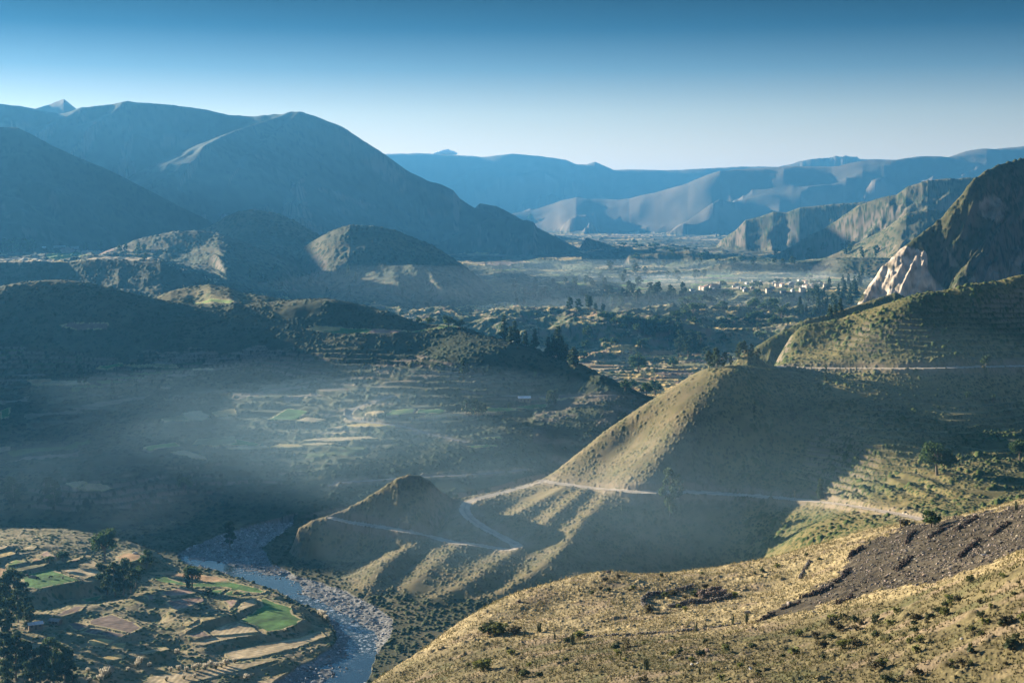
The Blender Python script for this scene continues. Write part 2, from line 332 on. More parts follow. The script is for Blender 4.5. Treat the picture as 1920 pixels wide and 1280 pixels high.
# ---- left spur (shadowed terraces)
crest = [(-900, 398, 1430), (-650, 419, 1430), (-330, 486, 1425), (-160, 520, 1415), (0, 537, 1400), (60, 529, 1400), (130, 527, 1400), (210, 541, 1390), (290, 559, 1380), (400, 577, 1360), (480, 571, 1360), (560, 566, 1350), (640, 568, 1330), (720, 585, 1310), (790, 609, 1290),  # leftmost points, out of view, raised to shade the slope
         (860, 612, 1270), (940, 635, 1230), (1000, 655, 1200), (1085, 682, 1158), (1130, 707, 1130), (1210, 745, 1100)]
cw = [P(*p) for p in crest]
face = [(130, 610, 1330), (130, 700, 1260), (130, 760, 1160), (130, 830, 1040), (-150, 620, 1340), (-150, 720, 1240), (-150, 850, 1020), (-150, 980, 860), (500, 600, 1322), (500, 690, 1235), (500, 740, 1150), (500, 790, 1070), (320, 650, 1290), (320, 720, 1210),
        (320, 780, 1090), (660, 600, 1305), (660, 640, 1255), (700, 700, 1180), (760, 740, 1115), (700, 778, 1058), (900, 766, 1082), (1030, 757, 1105), (640, 790, 1060), (620, 870, 960), (520, 838, 1010), (350, 850, 985), (150, 910, 905), (550, 945, 905), (300, 965, 895), (100, 965, 885),
        (450, 993, 872), (800, 650, 1232), (800, 720, 1140), (1000, 700, 1158), (1000, 738, 1122), (1150, 775, 1062), (1100, 820, 1020), (1050, 790, 1050), (800, 815, 1020), (900, 825, 1005), (950, 870, 965), (760, 880, 950), (900, 905, 930), (1080, 865, 985), (0, 1010, 850), (200, 1005, 850), (680, 930, 915), (1085, 715, 1137), (1130, 742, 1098), (1050, 700, 1155), (1180, 760, 1082)]
pc = cw + [P(*p) for p in face]
for w in cw:
    L = math.hypot(w[0], w[1]); near_ = -330 < w[0] < -150
    q = (L + 45) / L; pc.append((w[0] * q, w[1] * q, w[2] - (3 if near_ else 10))); q = (L + 150) / L; pc.append((w[0] * q, w[1] * q, max(5, w[2] - (14 if near_ else 70))))
bc = [P(*p)[:2] for p in [(-200, 1010, 850), (0, 1012, 850), (200, 1007, 850), (450, 995, 870), (680, 940, 905), (900, 912, 920), (1085, 872, 975), (1180, 800, 1035), (1230, 752, 1100)]] + [(w[0] * 1.11, w[1] * 1.11) for w in cw[::-1]]
patch('left_hill', RBF(pc, 14), bc, k=6, rough=1.6, lam=45)
wall('lit_knoll', [(295, 556, 1470), (320, 546, 1480), (360, 537, 1500), (395, 533, 1500), (430, 540, 1490), (455, 550, 1470), (500, 556, 1450)],
     [(0, 0), (30, 6), (60, 16), (90, 40)], [(0, 0), (100, 40)], k=8, rnd_=8, seed=67, rough=.5, endslope=.3)
wall('dark_knoll', [(525, 572, 1395), (560, 562, 1390), (620, 563, 1385), (680, 572, 1375), (730, 586, 1360), (790, 609, 1340)],
     [(0, 0), (30, 12), (60, 40)], [(0, 0), (100, 40)], k=4, rnd_=8, seed=69, rough=1)

# ---- right side: cliff mountain
wall('cliff_mountain', [(1598, 600, 1490), (1612, 560, 1500), (1630, 535, 1510), (1655, 500, 1515), (1690, 465, 1520), (1715, 448, 1520), (1738, 430, 1525), (1765, 411, 1530), (1785, 385, 1535), (1800, 369, 1540), (1825, 336, 1550), (1850, 318, 1560), (1880, 306, 1570), (1920, 298, 1580),
     (2000, 270, 1600), (2200, 220, 1600), (2600, 120, 1500), (3400, 0, 1300)],
     [(0, 0), (60, 62), (130, 120), (260, 200), (420, 260)], [(0, 0), (400, 300)], k=5, rnd_=7, gul=(42, 80, 40, .45), lean=.25, seed=71, rough=3, rough_scale=60)

# ---- right side: the hill with the road
hc = [(1400, 688, 905), (1452, 688, 935), (1462, 666, 975), (1480, 648, 985), (1500, 632, 988), (1560, 605, 988), (1620, 585, 985), (1740, 555, 954), (1830, 537, 956), (1920, 520, 962), (2050, 500, 970), (2300, 470, 970)]
oc = [(1010, 903, 860), (1030, 894, 862), (1070, 862, 868), (1140, 806, 878), (1200, 764, 886), (1280, 714, 896), (1320, 693, 900), (1345, 689, 895)]
hw = [P(*p) for p in hc]; ow = [P(*p) for p in oc]
rf = [(1385, 690, 872), (1440, 692, 900), (1480, 690, 925), (1520, 690, 920), (1600, 691, 905), (1680, 690, 890), (1750, 689, 882), (1920, 685, 880), (2100, 680, 880),
      (1340, 735, 858), (1300, 780, 842), (1255, 840, 822), (1215, 905, 798), (1100, 880, 850), (1180, 830, 858), (1250, 760, 868), (1120, 912, 822),
      (1400, 750, 850), (1400, 830, 822), (1350, 900, 802), (1260, 921, 794), (1400, 926, 786), (1500, 936, 768), (1640, 955, 705), (1735, 975, 652), (1500, 850, 812), (1560, 740, 862), (1480, 740, 868), (1640, 750, 850), (1750, 750, 848), (1900, 750, 850),
      (1650, 830, 792), (1800, 835, 782), (1920, 825, 785), (1600, 890, 770), (1750, 900, 728), (1900, 880, 738), (1900, 940, 660), (2100, 760, 850), (2100, 840, 780), (2100, 930, 680),
      (1260, 1080, 732), (1400, 1060, 735), (1500, 1060, 660), (1560, 1020, 640), (1640, 1000, 625), (1100, 1090, 708), (1350, 1000, 762), (1150, 1000, 762), (1250, 1000, 764), (1500, 1000, 705), (1400, 1130, 690), (1600, 1100, 590), (1800, 1020, 560), (2000, 1000, 560),
      (1500, 655, 957), (1560, 640, 950), (1620, 640, 930), (1700, 630, 922), (1780, 620, 920), (1920, 600, 932), (2100, 590, 940), (1760, 578, 945), (1830, 563, 946), (1920, 548, 952), (1760, 600, 931), (1900, 575, 943)]
pb = hw + ow + [P(*p) for p in rf]
for w in hw + ow:
    L = math.hypot(w[0], w[1]); q = (L + 60) / L; pb.append((w[0] * q, w[1] * q, w[2] - 34))
    q = (L + 130) / L; pb.append((w[0] * q, w[1] * q, max(2, w[2] - 85)))
lowr = [(1000, 1000, 778), (950, 1050, 748), (870, 1143, 692), (770, 1150, 689), (980, 960, 808), (940, 925, 840), (900, 930, 835), (880, 955, 810), (900, 985, 795), (960, 1022, 772), (860, 1017, 776), (790, 1000, 795), (830, 1090, 722), (740, 1110, 717), (1000, 1140, 690), (940, 1180, 672), (850, 1165, 680)]
pb += [P(*p) for p in lowr]
bb = [P(*p)[:2] for p in [(745, 1160, 683), (720, 1110, 714), (790, 1060, 752), (830, 1020, 780), (845, 960, 812), (880, 938, 845), (950, 920, 862), (1010, 905, 875)]] + [(w[0] * 1.09, w[1] * 1.09) for w in ow[1:]] + [(w[0] * 1.1, w[1] * 1.1) for w in hw] + \
     [(430, 560), (330, 520), (200, 520), (90, 600), (20, 640), (-30, 660)]
patch('right_hill', RBF(pb, 10), bb, k=5, rough=1.2, lam=40)
wall('right_hill', [(1395, 668, 1180), (1420, 648, 1180), (1445, 632, 1185), (1480, 615, 1190), (1510, 600, 1195), (1560, 588, 1200), (1600, 574, 1210), (1680, 548, 1220)],
     [(0, 0), (60, 36), (140, 90)], [(0, 0), (140, 80)], k=4, rnd_=6, gul=(8, 50, 30, .4), seed=75, rough=1)
wall('right_hill', [(1372, 690, 925), (1385, 672, 930), (1402, 658, 935), (1418, 664, 935), (1435, 684, 930)],
     [(0, 0), (30, 16)], [(0, 0), (40, 26)], k=3, rnd_=4, seed=76, rough=.6)
g = [(0, 0), (12, 4.2), (40, 18), (80, 38)]; gs = [(0, 0), (12, 3.2), (40, 14), (80, 32)]
def spr(pts, **kw): spur('right_hill', [P(*p) for p in pts], gs, g, **kw)
spr([(1060, 912, 822), (1000, 945, 806), (955, 968, 795), (915, 1000, 785)], k=4, reach=70, rnd_=3)
spr([(1097, 918, 812), (1040, 965, 785), (980, 1020, 762), (900, 1080, 722), (830, 1118, 704), (775, 1145, 692)], k=4, reach=70, rnd_=3, amp=4)
spr([(1150, 925, 800), (1100, 970, 775), (1050, 1035, 740), (960, 1100, 708), (880, 1138, 694)], k=4, reach=70, rnd_=3, amp=4)
spr([(800, 1010, 785), (760, 1030, 768), (725, 1055, 748), (700, 1092, 724)], k=4, reach=60, rnd_=4, amp=4)
spr([(880, 1010, 780), (830, 1050, 748), (780, 1095, 722), (745, 1130, 702)], k=4, reach=60, rnd_=4, amp=4)
wall('pinnacle_hill', [(525, 1062, 800), (541, 1044, 802), (560, 990, 806), (585, 975, 808), (612, 968, 810), (640, 958, 814), (680, 938, 820), (720, 912, 824), (745, 896, 826), (765, 890, 827), (785, 892, 828), (805, 902, 828), (825, 920, 830), (848, 934, 832), (880, 934, 840), (950, 919, 852), (1010, 903, 862)],
     [(0, 0), (20, 13), (45, 27), (90, 50)], [(0, 0), (60, 45)], k=4, rnd_=4, gul=(5, 40, 30, 0), seed=73, rough=.8, rough_scale=20)

# ---- foreground slope
fc = [(560, 1370, 268), (640, 1325, 285), (690, 1285, 300), (740, 1252, 312), (800, 1212, 322), (870, 1165, 332), (915, 1138, 338), (960, 1115, 345), (1060, 1086, 356), (1130, 1072, 362), (1180, 1075, 362), (1290, 1074, 362), (1350, 1062, 368), (1440, 1048, 372),
      (1560, 1015, 372), (1650, 990, 368), (1700, 984, 364), (1760, 972, 358), (1850, 958, 350), (1920, 944, 345), (2050, 915, 335), (2300, 870, 310)]
fw = [P(*p) for p in fc]
ff = [(720, 1290, 292), (880, 1280, 258), (1100, 1280, 232), (1400, 1280, 207), (1700, 1280, 190), (1920, 1280, 176), (2100, 1280, 165), (890, 1185, 312), (1050, 1183, 300), (1250, 1178, 292), (1420, 1160, 288), (1600, 1122, 276), (1760, 1082, 258), (1920, 1038, 238), (2100, 985, 215),
      (1000, 1230, 272), (1250, 1230, 248), (1500, 1220, 240), (1700, 1180, 225), (1880, 1140, 205), (1100, 1130, 328), (1280, 1120, 326), (1450, 1100, 330), (1560, 1070, 325), (1700, 1030, 312), (1850, 1000, 300), (1000, 1150, 325)]
pa = fw + [P(*p) for p in ff]
for w in fw:
    L = math.hypot(w[0], w[1]); q = (L + 40) / L; pa.append((w[0] * q, w[1] * q, w[2] - 20)); q = (L + 120) / L; pa.append((w[0] * q, w[1] * q, w[2] - 85))
pa += [(0, 0, CZ - 1.8), (0, 60, 158), (70, 60, 160), (-60, 60, 142), (40, 110, 140), (-40, 110, 125), (110, 90, 148), (0, 150, 120), (60, 150, 128), (110, 140, 134), (-60, 180, 95), (-140, 60, 110), (160, 60, 155), (-110, 240, 55), (200, 150, 140), (0, -40, 192), (-100, 0, 145), (150, 0, 185)]
ba = [(-250, -60), (-230, 100), (-160, 240)] + [(w[0] * 1.32, w[1] * 1.32) for w in fw] + [(330, 150), (330, -60)]
patch('foreground_slope', RBF(pa, 8), ba, k=3, rough=.5, lam=18)
HERE_SHAPE = True

# ------------------------------------------------------------------ sight-line hits, fields, river bed, roads
def hit(px, py):
    u = (px - 960.0) / F; v = (640.0 - py) / F
    dy = cp + v * sp; dz = -sp + v * cp; hh = math.hypot(u, dy)
    i = int(np.clip(np.searchsorted(az, math.atan2(u, dy)), 1, NA - 1)); a = math.atan2(u, dy)
    t = (a - az[i - 1]) / (az[i] - az[i - 1]); col = Z[i - 1] * (1 - t) + Z[i] * t
    g_ = CZ + dz / hh * RR - col
    k = np.nonzero((g_ < 0) & (RR > 100))[0]
    if len(k) == 0: return None
    k = k[0]; f = g_[k - 1] / (g_[k - 1] - g_[k]) if k > 0 and g_[k - 1] > 0 else 0
    r = RR[k - 1] + f * (RR[k] - RR[k - 1])
    return np.array([r * math.sin(a), r * math.cos(a), CZ + dz / hh * r])
def ground(x, y):
    a = math.atan2(x, y); r = math.hypot(x, y)
    i = int(np.clip(np.searchsorted(az, a), 1, NA - 1)); j = int(np.clip(np.searchsorted(RR, r), 1, NR - 1))
    t = (a - az[i - 1]) / (az[i] - az[i - 1]); q = (r - RR[j - 1]) / (RR[j] - RR[j - 1])
    return float((Z[i - 1, j - 1] * (1 - t) + Z[i, j - 1] * t) * (1 - q) + (Z[i - 1, j] * (1 - t) + Z[i, j] * t) * q)
def bslice(w, pad=3):
    w = np.array(w); a = np.arctan2(w[:, 0], w[:, 1]); r = np.hypot(w[:, 0], w[:, 1])
    return sub(a.min() - pad / r.min(), a.max() + pad / r.min(), r.min() - pad, r.max() + pad)
COLR = np.zeros(X.shape + (3,), np.float32); FIX = np.zeros(X.shape, np.float32)   # FIX: ground already coloured here
GREEN, LIME, TAN, GOLD, ORANGE, PINK, BROWN, OLIVE = (.085, .175, .045), (.19, .26, .07), (.46, .35, .20), (.52, .37, .14), (.46, .28, .14), (.37, .24, .17), (.20, .14, .105), (.22, .20, .09)
R_FIELD = region('field'); R_GREEN = region('green_field'); R_ROAD = region('dirt_road'); R_BED = region('river_bed')
FARM = [
 (GREEN, 11, [(38, 1078), (95, 1067), (155, 1087), (72, 1103), (46, 1101)]), (TAN, 10.5, [(112, 1067), (140, 1064), (198, 1067), (197, 1073), (160, 1084)]),
 (TAN, 11, [(148, 1057), (170, 1048), (200, 1065), (180, 1063)]), (PINK, 12, [(128, 1051), (150, 1044), (158, 1045), (140, 1051)]), (TAN, 11.5, [(100, 1052), (112, 1050), (122, 1054), (105, 1057)]),
 (OLIVE, 12.5, [(25, 1064), (58, 1059), (92, 1055), (82, 1060), (40, 1070), (30, 1069)]), (LIME, 13.5, [(12, 1057), (30, 1049), (53, 1052), (20, 1059)]), (ORANGE, 13.5, [(57, 1048), (67, 1044), (80, 1049), (62, 1052)]),
 (GOLD, 14.5, [(-20, 1040), (0, 1036), (18, 1032), (33, 1037), (0, 1045), (-20, 1050)]), (PINK, 14, [(70, 1040), (88, 1033), (107, 1043), (88, 1045)]), (TAN, 14.5, [(40, 1029), (60, 1022), (70, 1025), (62, 1030)]), (TAN, 15.5, [(-20, 1028), (0, 1024), (14, 1023), (8, 1028), (-20, 1034)]),
 (ORANGE, 12, [(-20, 1060), (0, 1061), (30, 1071), (22, 1073), (0, 1085), (-20, 1085)]), (ORANGE, 9, [(218, 1044), (230, 1037), (242, 1035), (262, 1039), (268, 1046), (240, 1054), (222, 1050)]),
 (ORANGE, 4, [(275, 1072), (320, 1072), (370, 1075), (420, 1083), (432, 1088), (400, 1091), (330, 1082), (300, 1077)]),
 (GREEN, 4.5, [(282, 1079), (310, 1081), (345, 1092), (372, 1093), (430, 1089), (470, 1098), (500, 1108), (490, 1112), (460, 1109), (420, 1100), (365, 1100), (335, 1096), (290, 1087)]),
 (GREEN, 5.5, [(382, 1110), (395, 1105), (424, 1104), (408, 1115), (400, 1117)]), (GREEN, 5.6, [(416, 1117), (430, 1106), (455, 1108), (465, 1112), (450, 1117)]),
 (PINK, 8, [(297, 1110), (320, 1105), (350, 1101), (368, 1110), (340, 1116), (310, 1117)]), (PINK, 8.2, [(308, 1129), (322, 1124), (375, 1117), (383, 1125), (350, 1138), (330, 1145)]),
 (PINK, 7.5, [(419, 1126), (448, 1121), (440, 1135), (432, 1140)]), (TAN, 7.5, [(445, 1140), (460, 1126), (478, 1120), (482, 1132), (450, 1144)]),
 (GREEN, 6, [(485, 1122), (500, 1121), (520, 1130), (545, 1136), (550, 1150), (567, 1160), (555, 1170), (530, 1180), (500, 1184), (475, 1172), (448, 1163), (470, 1150), (490, 1135)]),
 (TAN, 6, [(392, 1183), (430, 1168), (446, 1165), (475, 1175), (485, 1184), (430, 1190), (402, 1190)]), (BROWN, 6.5, [(352, 1190), (380, 1180), (398, 1190), (370, 1196)]),
 (TAN, 5.5, [(360, 1206), (400, 1194), (480, 1187), (500, 1186), (430, 1197), (380, 1209)]), (GOLD, 8, [(340, 1170), (360, 1163), (372, 1160), (352, 1173)]), (TAN, 7.5, [(345, 1180), (372, 1167), (376, 1169), (350, 1183)]),
 (GOLD, 8.2, [(378, 1160), (420, 1150), (430, 1151), (400, 1160), (380, 1164)]),
 (BROWN, 8, [(165, 1163), (210, 1150), (250, 1165), (268, 1176), (245, 1187), (205, 1178), (165, 1170)]), (BROWN, 7.5, [(126, 1170), (140, 1166), (165, 1174), (145, 1184)]), (BROWN, 7.5, [(150, 1184), (170, 1176), (202, 1179), (178, 1190)]),
 (BROWN, 7.4, [(180, 1190), (203, 1181), (240, 1188), (225, 1194)]), (GOLD, 7, [(165, 1200), (190, 1195), (215, 1200), (195, 1212), (170, 1212)]), (GOLD, 6.5, [(198, 1214), (215, 1204), (238, 1204), (232, 1216)]),
 (BROWN, 9, [(100, 1153), (140, 1135), (160, 1135), (150, 1145), (115, 1155)]), (GREEN, 5, [(150, 1124), (195, 1113), (190, 1122), (165, 1128)]), (PINK, 8, [(270, 1115), (290, 1112), (292, 1122), (278, 1124)]),
 (TAN, 3.4, [(420, 1222), (500, 1205), (560, 1195), (600, 1182), (612, 1192), (560, 1212), (480, 1232), (430, 1236)]), (TAN, 4.2, [(280, 1268), (400, 1250), (480, 1238), (520, 1236), (440, 1258), (330, 1285), (250, 1300)]),
 (TAN, 2.6, [(470, 1282), (560, 1252), (610, 1232), (604, 1245), (545, 1275), (500, 1300)]), (GOLD, 6.2, [(190, 1232), (225, 1225), (240, 1230), (200, 1240)]), (TAN, 6, [(262, 1222), (310, 1212), (318, 1216), (275, 1226)]),
]
farmw = [(c, z, [PZ(x, y, z)[:2] for x, y in p]) for c, z, p in FARM]
farm_area = [PZ(x, y, 4)[:2] for x, y in [(-180, 1012), (0, 1012), (120, 1010), (200, 1020), (300, 1035), (330, 1050), (345, 1062), (400, 1071), (440, 1083), (480, 1097), (520, 1111), (545, 1124), (580, 1139), (610, 1158), (626, 1180), (630, 1205), (600, 1235), (520, 1285), (430, 1360), (-180, 1360)]]
sl_ = bslice(farm_area, 10); x = X[sl_]; y = Y[sl_]
num = np.zeros(x.shape); den = np.zeros(x.shape)
cen = [PZ(a, b, 1.2) for a, b in [(345, 1066), (420, 1078), (500, 1104), (560, 1132), (600, 1152), (622, 1175), (628, 1205), (590, 1240), (520, 1282), (330, 1052)]] + [PZ(a, b, z) for a, b, z in [(120, 1125, 4.5), (100, 1140, 4.5), (240, 1120, 5), (560, 1190, 2), (480, 1206, 2), (300, 1140, 6), (290, 1165, 4), (250, 1205, 5), (60, 1230, 8), (30, 1150, 6), (330, 1222, 3), (150, 1260, 6), (600, 1172, 2), (300, 1245, 3), (520, 1225, 1.5)]]
for a, b, z in cen:
    w = 1 / ((x - a) ** 2 + (y - b) ** 2 + 9.0) ** 1.5; num += w * z; den += w
for c, z, wp in farmw:
    d = np.where(inpoly(x, y, wp), 0, polydist(x, y, wp, True)); w = 1 / (d + 1.2) ** 3; num += w * (z - .45 * np.minimum(1, d)); den += w
fl = num / den + .5 * fbm(x / 9, y / 9, 4, 77)
ins = inpoly(x + 1.5 * noise(x / 8, y / 8, 3), y + 1.5 * noise(x / 8, y / 8, 4), farm_area)
dist = (Z[sl_] < 8) | (y < 830)
Z[sl_] = np.where(ins & dist, np.maximum(fl, np.where(Z[sl_] > 12, Z[sl_], -9)), Z[sl_])
FARMM = np.zeros(X.shape, bool); FARMM[sl_] = ins
def paint(w, col, z=None, rid=None, lines=0.0, ang=0.4, jit=.5, reg=None, vary=.25, seed=0):
    s2 = bslice(w, 4); x = X[s2]; y = Y[s2]
    xx = x + jit * noise(x / 3.5, y / 3.5, 3); yy = y + jit * noise(x / 3.5, y / 3.5, 4)
    m = inpoly(xx, yy, w)
    if reg is not None: m &= np.isin(REG[s2], [i for i, n in enumerate(REGN) if n in reg])
    if z is not None: Z[s2] = np.where(m, z + .12 * noise(x / 4, y / 4, 9), Z[s2])
    q = 1 + vary * fbm(x / 11 + seed, y / 11, 4, 15) * 1.6
    if lines: q = q * (1 + lines * np.sin((x * math.cos(ang) + y * math.sin(ang)) * 2.6 + 2 * noise(x / 9, y / 9, 2)))
    q = q * (1 + .3 * fbm(x / 1.8, y / 1.8, 2, 16)); edge = np.where(polydist(x, y, w, True) < 1.1, 1.0, 0.0) * (noise(x / 5, y / 5, 18) > -.15)
    c = COLR[s2]; c[m] = (np.array(col, np.float32)[None] * np.clip(q[m], .4, 1.8)[:, None]) * (1 - edge[m])[:, None] + np.array((.44, .35, .17), np.float32) * edge[m][:, None]; COLR[s2] = c
    f = FIX[s2]; f[m] = 1; FIX[s2] = f
    if rid is not None: REG[s2] = np.where(m, rid, REG[s2])
    return m
for k, (c, z, w) in enumerate(farmw):
    paint(w, c, z, R_GREEN if c in (GREEN, LIME) else R_FIELD, lines=.10 if c == GREEN else .2, ang=.3 + .9 * (k % 4), jit=.7, seed=k, vary=.55)


def hpoly(pts, reg=None):
    return [h_[:2] for h_ in (hit(a, b) for a, b in pts) if h_ is not None]
# fields on the shadowed slope and its shelves (traced in the photograph, laid on the ground they cover)
for col, pts in [
 (TAN, [(684, 774), (700, 770), (722, 771), (706, 778)]), (LIME, [(722, 777), (735, 768), (780, 765), (775, 774), (745, 778)]), (GREEN, [(778, 774), (785, 766), (830, 767), (840, 770), (825, 775)]), (TAN, [(770, 781), (830, 775), (920, 771), (945, 774), (860, 780)]),
 (LIME, [(862, 766), (900, 763), (960, 764), (975, 768), (900, 773)]), (GREEN, [(962, 764), (1000, 757), (1028, 756), (1025, 763), (985, 766)]),
 (GOLD, [(505, 837), (525, 831), (560, 832), (568, 836), (540, 839)]), (TAN, [(562, 826), (600, 821), (690, 817), (712, 821), (640, 826)]), (TAN, [(565, 833), (600, 829), (640, 831), (600, 834)]), (TAN, [(610, 801), (650, 797), (640, 803)]), (GOLD, [(640, 796), (680, 793), (750, 797), (740, 801), (680, 800)]), (TAN, [(600, 812), (650, 808), (648, 813)]),
 (TAN, [(122, 905), (150, 901), (165, 903), (140, 916)]), (TAN, [(142, 916), (165, 905), (200, 908), (214, 915), (190, 920), (160, 918)]),
 (TAN, [(340, 774), (375, 769), (395, 780), (380, 788), (352, 786)]), (OLIVE, [(300, 785), (345, 778), (355, 788), (310, 790)]), (OLIVE, [(395, 772), (440, 765), (445, 776), (405, 780)]), (GREEN, [(500, 786), (540, 765), (580, 770), (555, 787)]), (TAN, [(553, 788), (575, 781), (612, 786), (590, 792)]),
 (TAN, [(318, 846), (345, 843), (385, 856), (388, 860), (360, 858)]), (OLIVE, [(370, 822), (440, 817), (445, 830), (400, 836), (360, 832)]), (GREEN, [(428, 834), (442, 822), (490, 832), (480, 836)]), (TAN, [(420, 838), (500, 834), (505, 838), (440, 842)]),
 (GREEN, [(176, 689), (230, 680), (236, 684), (200, 692)]), (OLIVE, [(235, 682), (330, 683), (335, 688), (250, 688)]), (ORANGE, [(44, 712), (95, 709), (98, 715), (62, 720)]), (TAN, [(65, 721), (100, 714), (150, 712), (170, 718), (120, 721)]), (GREEN, [(0, 770), (20, 762), (18, 780), (0, 785)]), (BROWN, [(105, 610), (140, 604), (205, 605), (200, 617), (150, 619)]),
 (LIME, [(268, 838), (330, 828), (338, 836), (280, 843)]), (TAN, [(360, 690), (402, 690), (400, 693), (362, 693)]), (GOLD, [(570, 617), (590, 612), (640, 613), (637, 620), (600, 622)]), (GREEN, [(605, 622), (640, 613), (700, 617), (690, 624), (650, 626)]), (PINK, [(645, 618), (720, 617), (765, 620), (740, 625), (680, 625)]), (LIME, [(758, 622), (820, 614), (862, 611), (860, 615), (800, 620)]),
 (LIME, [(360, 565), (390, 562), (440, 564), (435, 568), (380, 569)]), (LIME, [(900, 820), (938, 817), (940, 821), (905, 823)]), (LIME, [(875, 836), (930, 833), (935, 837), (890, 840)]), (TAN, [(1000, 742), (1140, 738), (1150, 742), (1010, 746)]),
 ]:
    w = hpoly(pts)
    if len(w) >= 3: paint(w, col, None, R_GREEN if col in (GREEN, LIME) else R_FIELD, reg=['left_hill', 'dark_knoll', 'lit_knoll'], jit=1.2, seed=len(pts) + pts[0][0])
# plain with fields far left, village plateau, ledges
for col, pts in [((.45, .38, .26), [(0, 487), (0, 483), (80, 483), (165, 487), (90, 489)]), (LIME, [(85, 480), (110, 475), (170, 478), (150, 483), (90, 484)]), (GREEN, [(100, 472), (150, 474), (160, 477), (110, 476)]), (PINK, [(112, 468), (150, 468), (215, 470), (190, 477), (160, 476)]), (LIME, [(222, 477), (262, 477), (250, 480), (224, 480)]), (TAN, [(165, 485), (200, 479), (290, 485), (260, 487), (180, 487)]), ((.40, .34, .24), [(170, 470), (250, 469), (248, 474), (180, 476)])]:
    w = hpoly(pts)
    if len(w) >= 3: paint(w, col, None, R_FIELD if col not in (GREEN, LIME) else R_GREEN, jit=2, seed=pts[0][0])

# ---- river bed
bankL = [(330, 1042), (338, 1052), (350, 1063), (400, 1072), (440, 1085), (480, 1098), (520, 1112), (545, 1126), (580, 1141), (612, 1160), (627, 1182), (633, 1205), (606, 1232), (560, 1255), (520, 1285), (470, 1330)]
bankR = [(420, 1004), (470, 990), (520, 984), (556, 980), (530, 1003), (492, 1032), (512, 1062), (556, 1082), (606, 1098), (655, 1117), (695, 1138), (728, 1158), (738, 1176), (730, 1200), (712, 1226), (700, 1256), (682, 1288), (640, 1340)]
thal = [PZ(a, b, 0)[:2] for a, b in [(300, 1020), (340, 1050), (400, 1058), (450, 1078), (500, 1096), (540, 1112), (580, 1132), (620, 1152), (655, 1172), (680, 1192), (680, 1212), (688, 1235), (672, 1262), (640, 1290), (600, 1340)]]
bed = [PZ(a, b, 0)[:2] for a, b in bankL] + [PZ(a, b, 0)[:2] for a, b in bankR[::-1]]
s2 = bslice(bed, 14); x = X[s2]; y = Y[s2]
BEDM = inpoly(x + 2 * noise(x / 9, y / 9, 6), y + 2 * noise(x / 9, y / 9, 7), bed)
de = polydist(x, y, bed, True); dt = polydist(x, y, catmull(thal, 8))
zb = .42 - 1.7 * np.exp(-(dt / 5.6) ** 2) + .55 * fbm(x / 13, y / 13, 3, 81) + .35 * fbm(x / 4, y / 4, 3, 82) + .35 * blobs(x, y, 2.2, .4, 83) - .15
zb = zb + np.clip(1.2 - de * .25, 0, 1.2)
for a, b, rr in [(505, 1093, 13), (465, 1082, 8), (690, 1245, 13), (672, 1268, 11), (535, 1104, 8)]:      # still pools
    c = PZ(a, b, 0); q = np.exp(-(((x - c[0]) ** 2 + ((y - c[1]) * .8) ** 2) / rr ** 2)); zb = zb * (1 - q) - 1.0 * q
Z[s2] = np.where(BEDM & (Z[s2] < 9), np.minimum(zb, np.maximum(Z[s2], .3)), Z[s2])
bm_ = BEDM & (Z[s2] < 3)
REG[s2] = np.where(bm_, R_BED, REG[s2])
c = COLR[s2]; q = np.clip(.9 + .7 * fbm(x / 1.6, y / 1.6, 3, 84) + .3 * fbm(x / 20, y / 20, 2, 85), .35, 2)
c[bm_] = (np.array([.24, .235, .22]) * q[..., None])[bm_]; COLR[s2] = c; f = FIX[s2]; f[bm_] = 1; FIX[s2] = f

# ---- terraces cut into the slopes
def project(x, y, z):
    f_ = y * cp - (z - CZ) * sp; u_ = y * sp + (z - CZ) * cp; f_ = np.maximum(f_, 1e-3)
    return 960 + F * x / f_, 640 - F * u_ / f_
PXG, PYG = project(X, Y, Z)
def rmask(*n): return np.isin(REG, [i for i, m in enumerate(REGN) if m in n])
def terrace(mask, step, flat=.62, warp=1.0, lam=60, seed=90):
    t = (Z + warp * fbm(X / lam, Y / lam, 3, seed)) / step; fr_ = t - np.floor(t)
    Z[:] = np.where(mask > 0, Z + mask * (sstep(flat, 1, fr_) - fr_) * step * .92, Z)
    return np.where(mask > 0, np.floor(t), 0), fr_
def zone(poly, regs, soft=25):
    """soft mask: 1 inside a photo-space polygon on the named slopes"""
    m = np.zeros(X.shape, np.float32); xs = [p[0] for p in poly]; ys = [p[1] for p in poly]
    b = (PXG > min(xs) - soft) & (PXG < max(xs) + soft) & (PYG > min(ys) - soft) & (PYG < max(ys) + soft) & rmask(*regs)
    px, py = PXG[b], PYG[b]
    nzx = soft * 1.3 * fbm(px / (soft * 2), py / (soft * 2), 3, 95); nzy = soft * .8 * fbm(px / (soft * 2), py / (soft * 2), 3, 96)
    ins = inpoly(px + nzx, py + nzy, poly); d = polydist(px + nzx, py + nzy, poly, True)
    m[b] = np.where(ins, sstep(0, soft, d), 0); return m
zl = zone([(-200, 640), (300, 650), (700, 640), (1000, 690), (1060, 740), (1000, 810), (760, 830), (600, 900), (300, 960), (-200, 980)], ['left_hill'])
TL, FL = terrace(zl, 3.4, .6, 2.5, 70, 91)
zr = zone([(1540, 760), (1640, 735), (1960, 730), (2040, 960), (1800, 960), (1640, 940), (1520, 960), (1480, 880)], ['right_hill'])
TR, FR = terrace(zr, 2.4, .55, 1.6, 45, 92)
zu = zone([(1480, 640), (1700, 570), (2000, 510), (2040, 680), (1500, 684)], ['right_hill'])
TU, FU = terrace(zu * .7, 3.0, .5, 2.0, 50, 93)
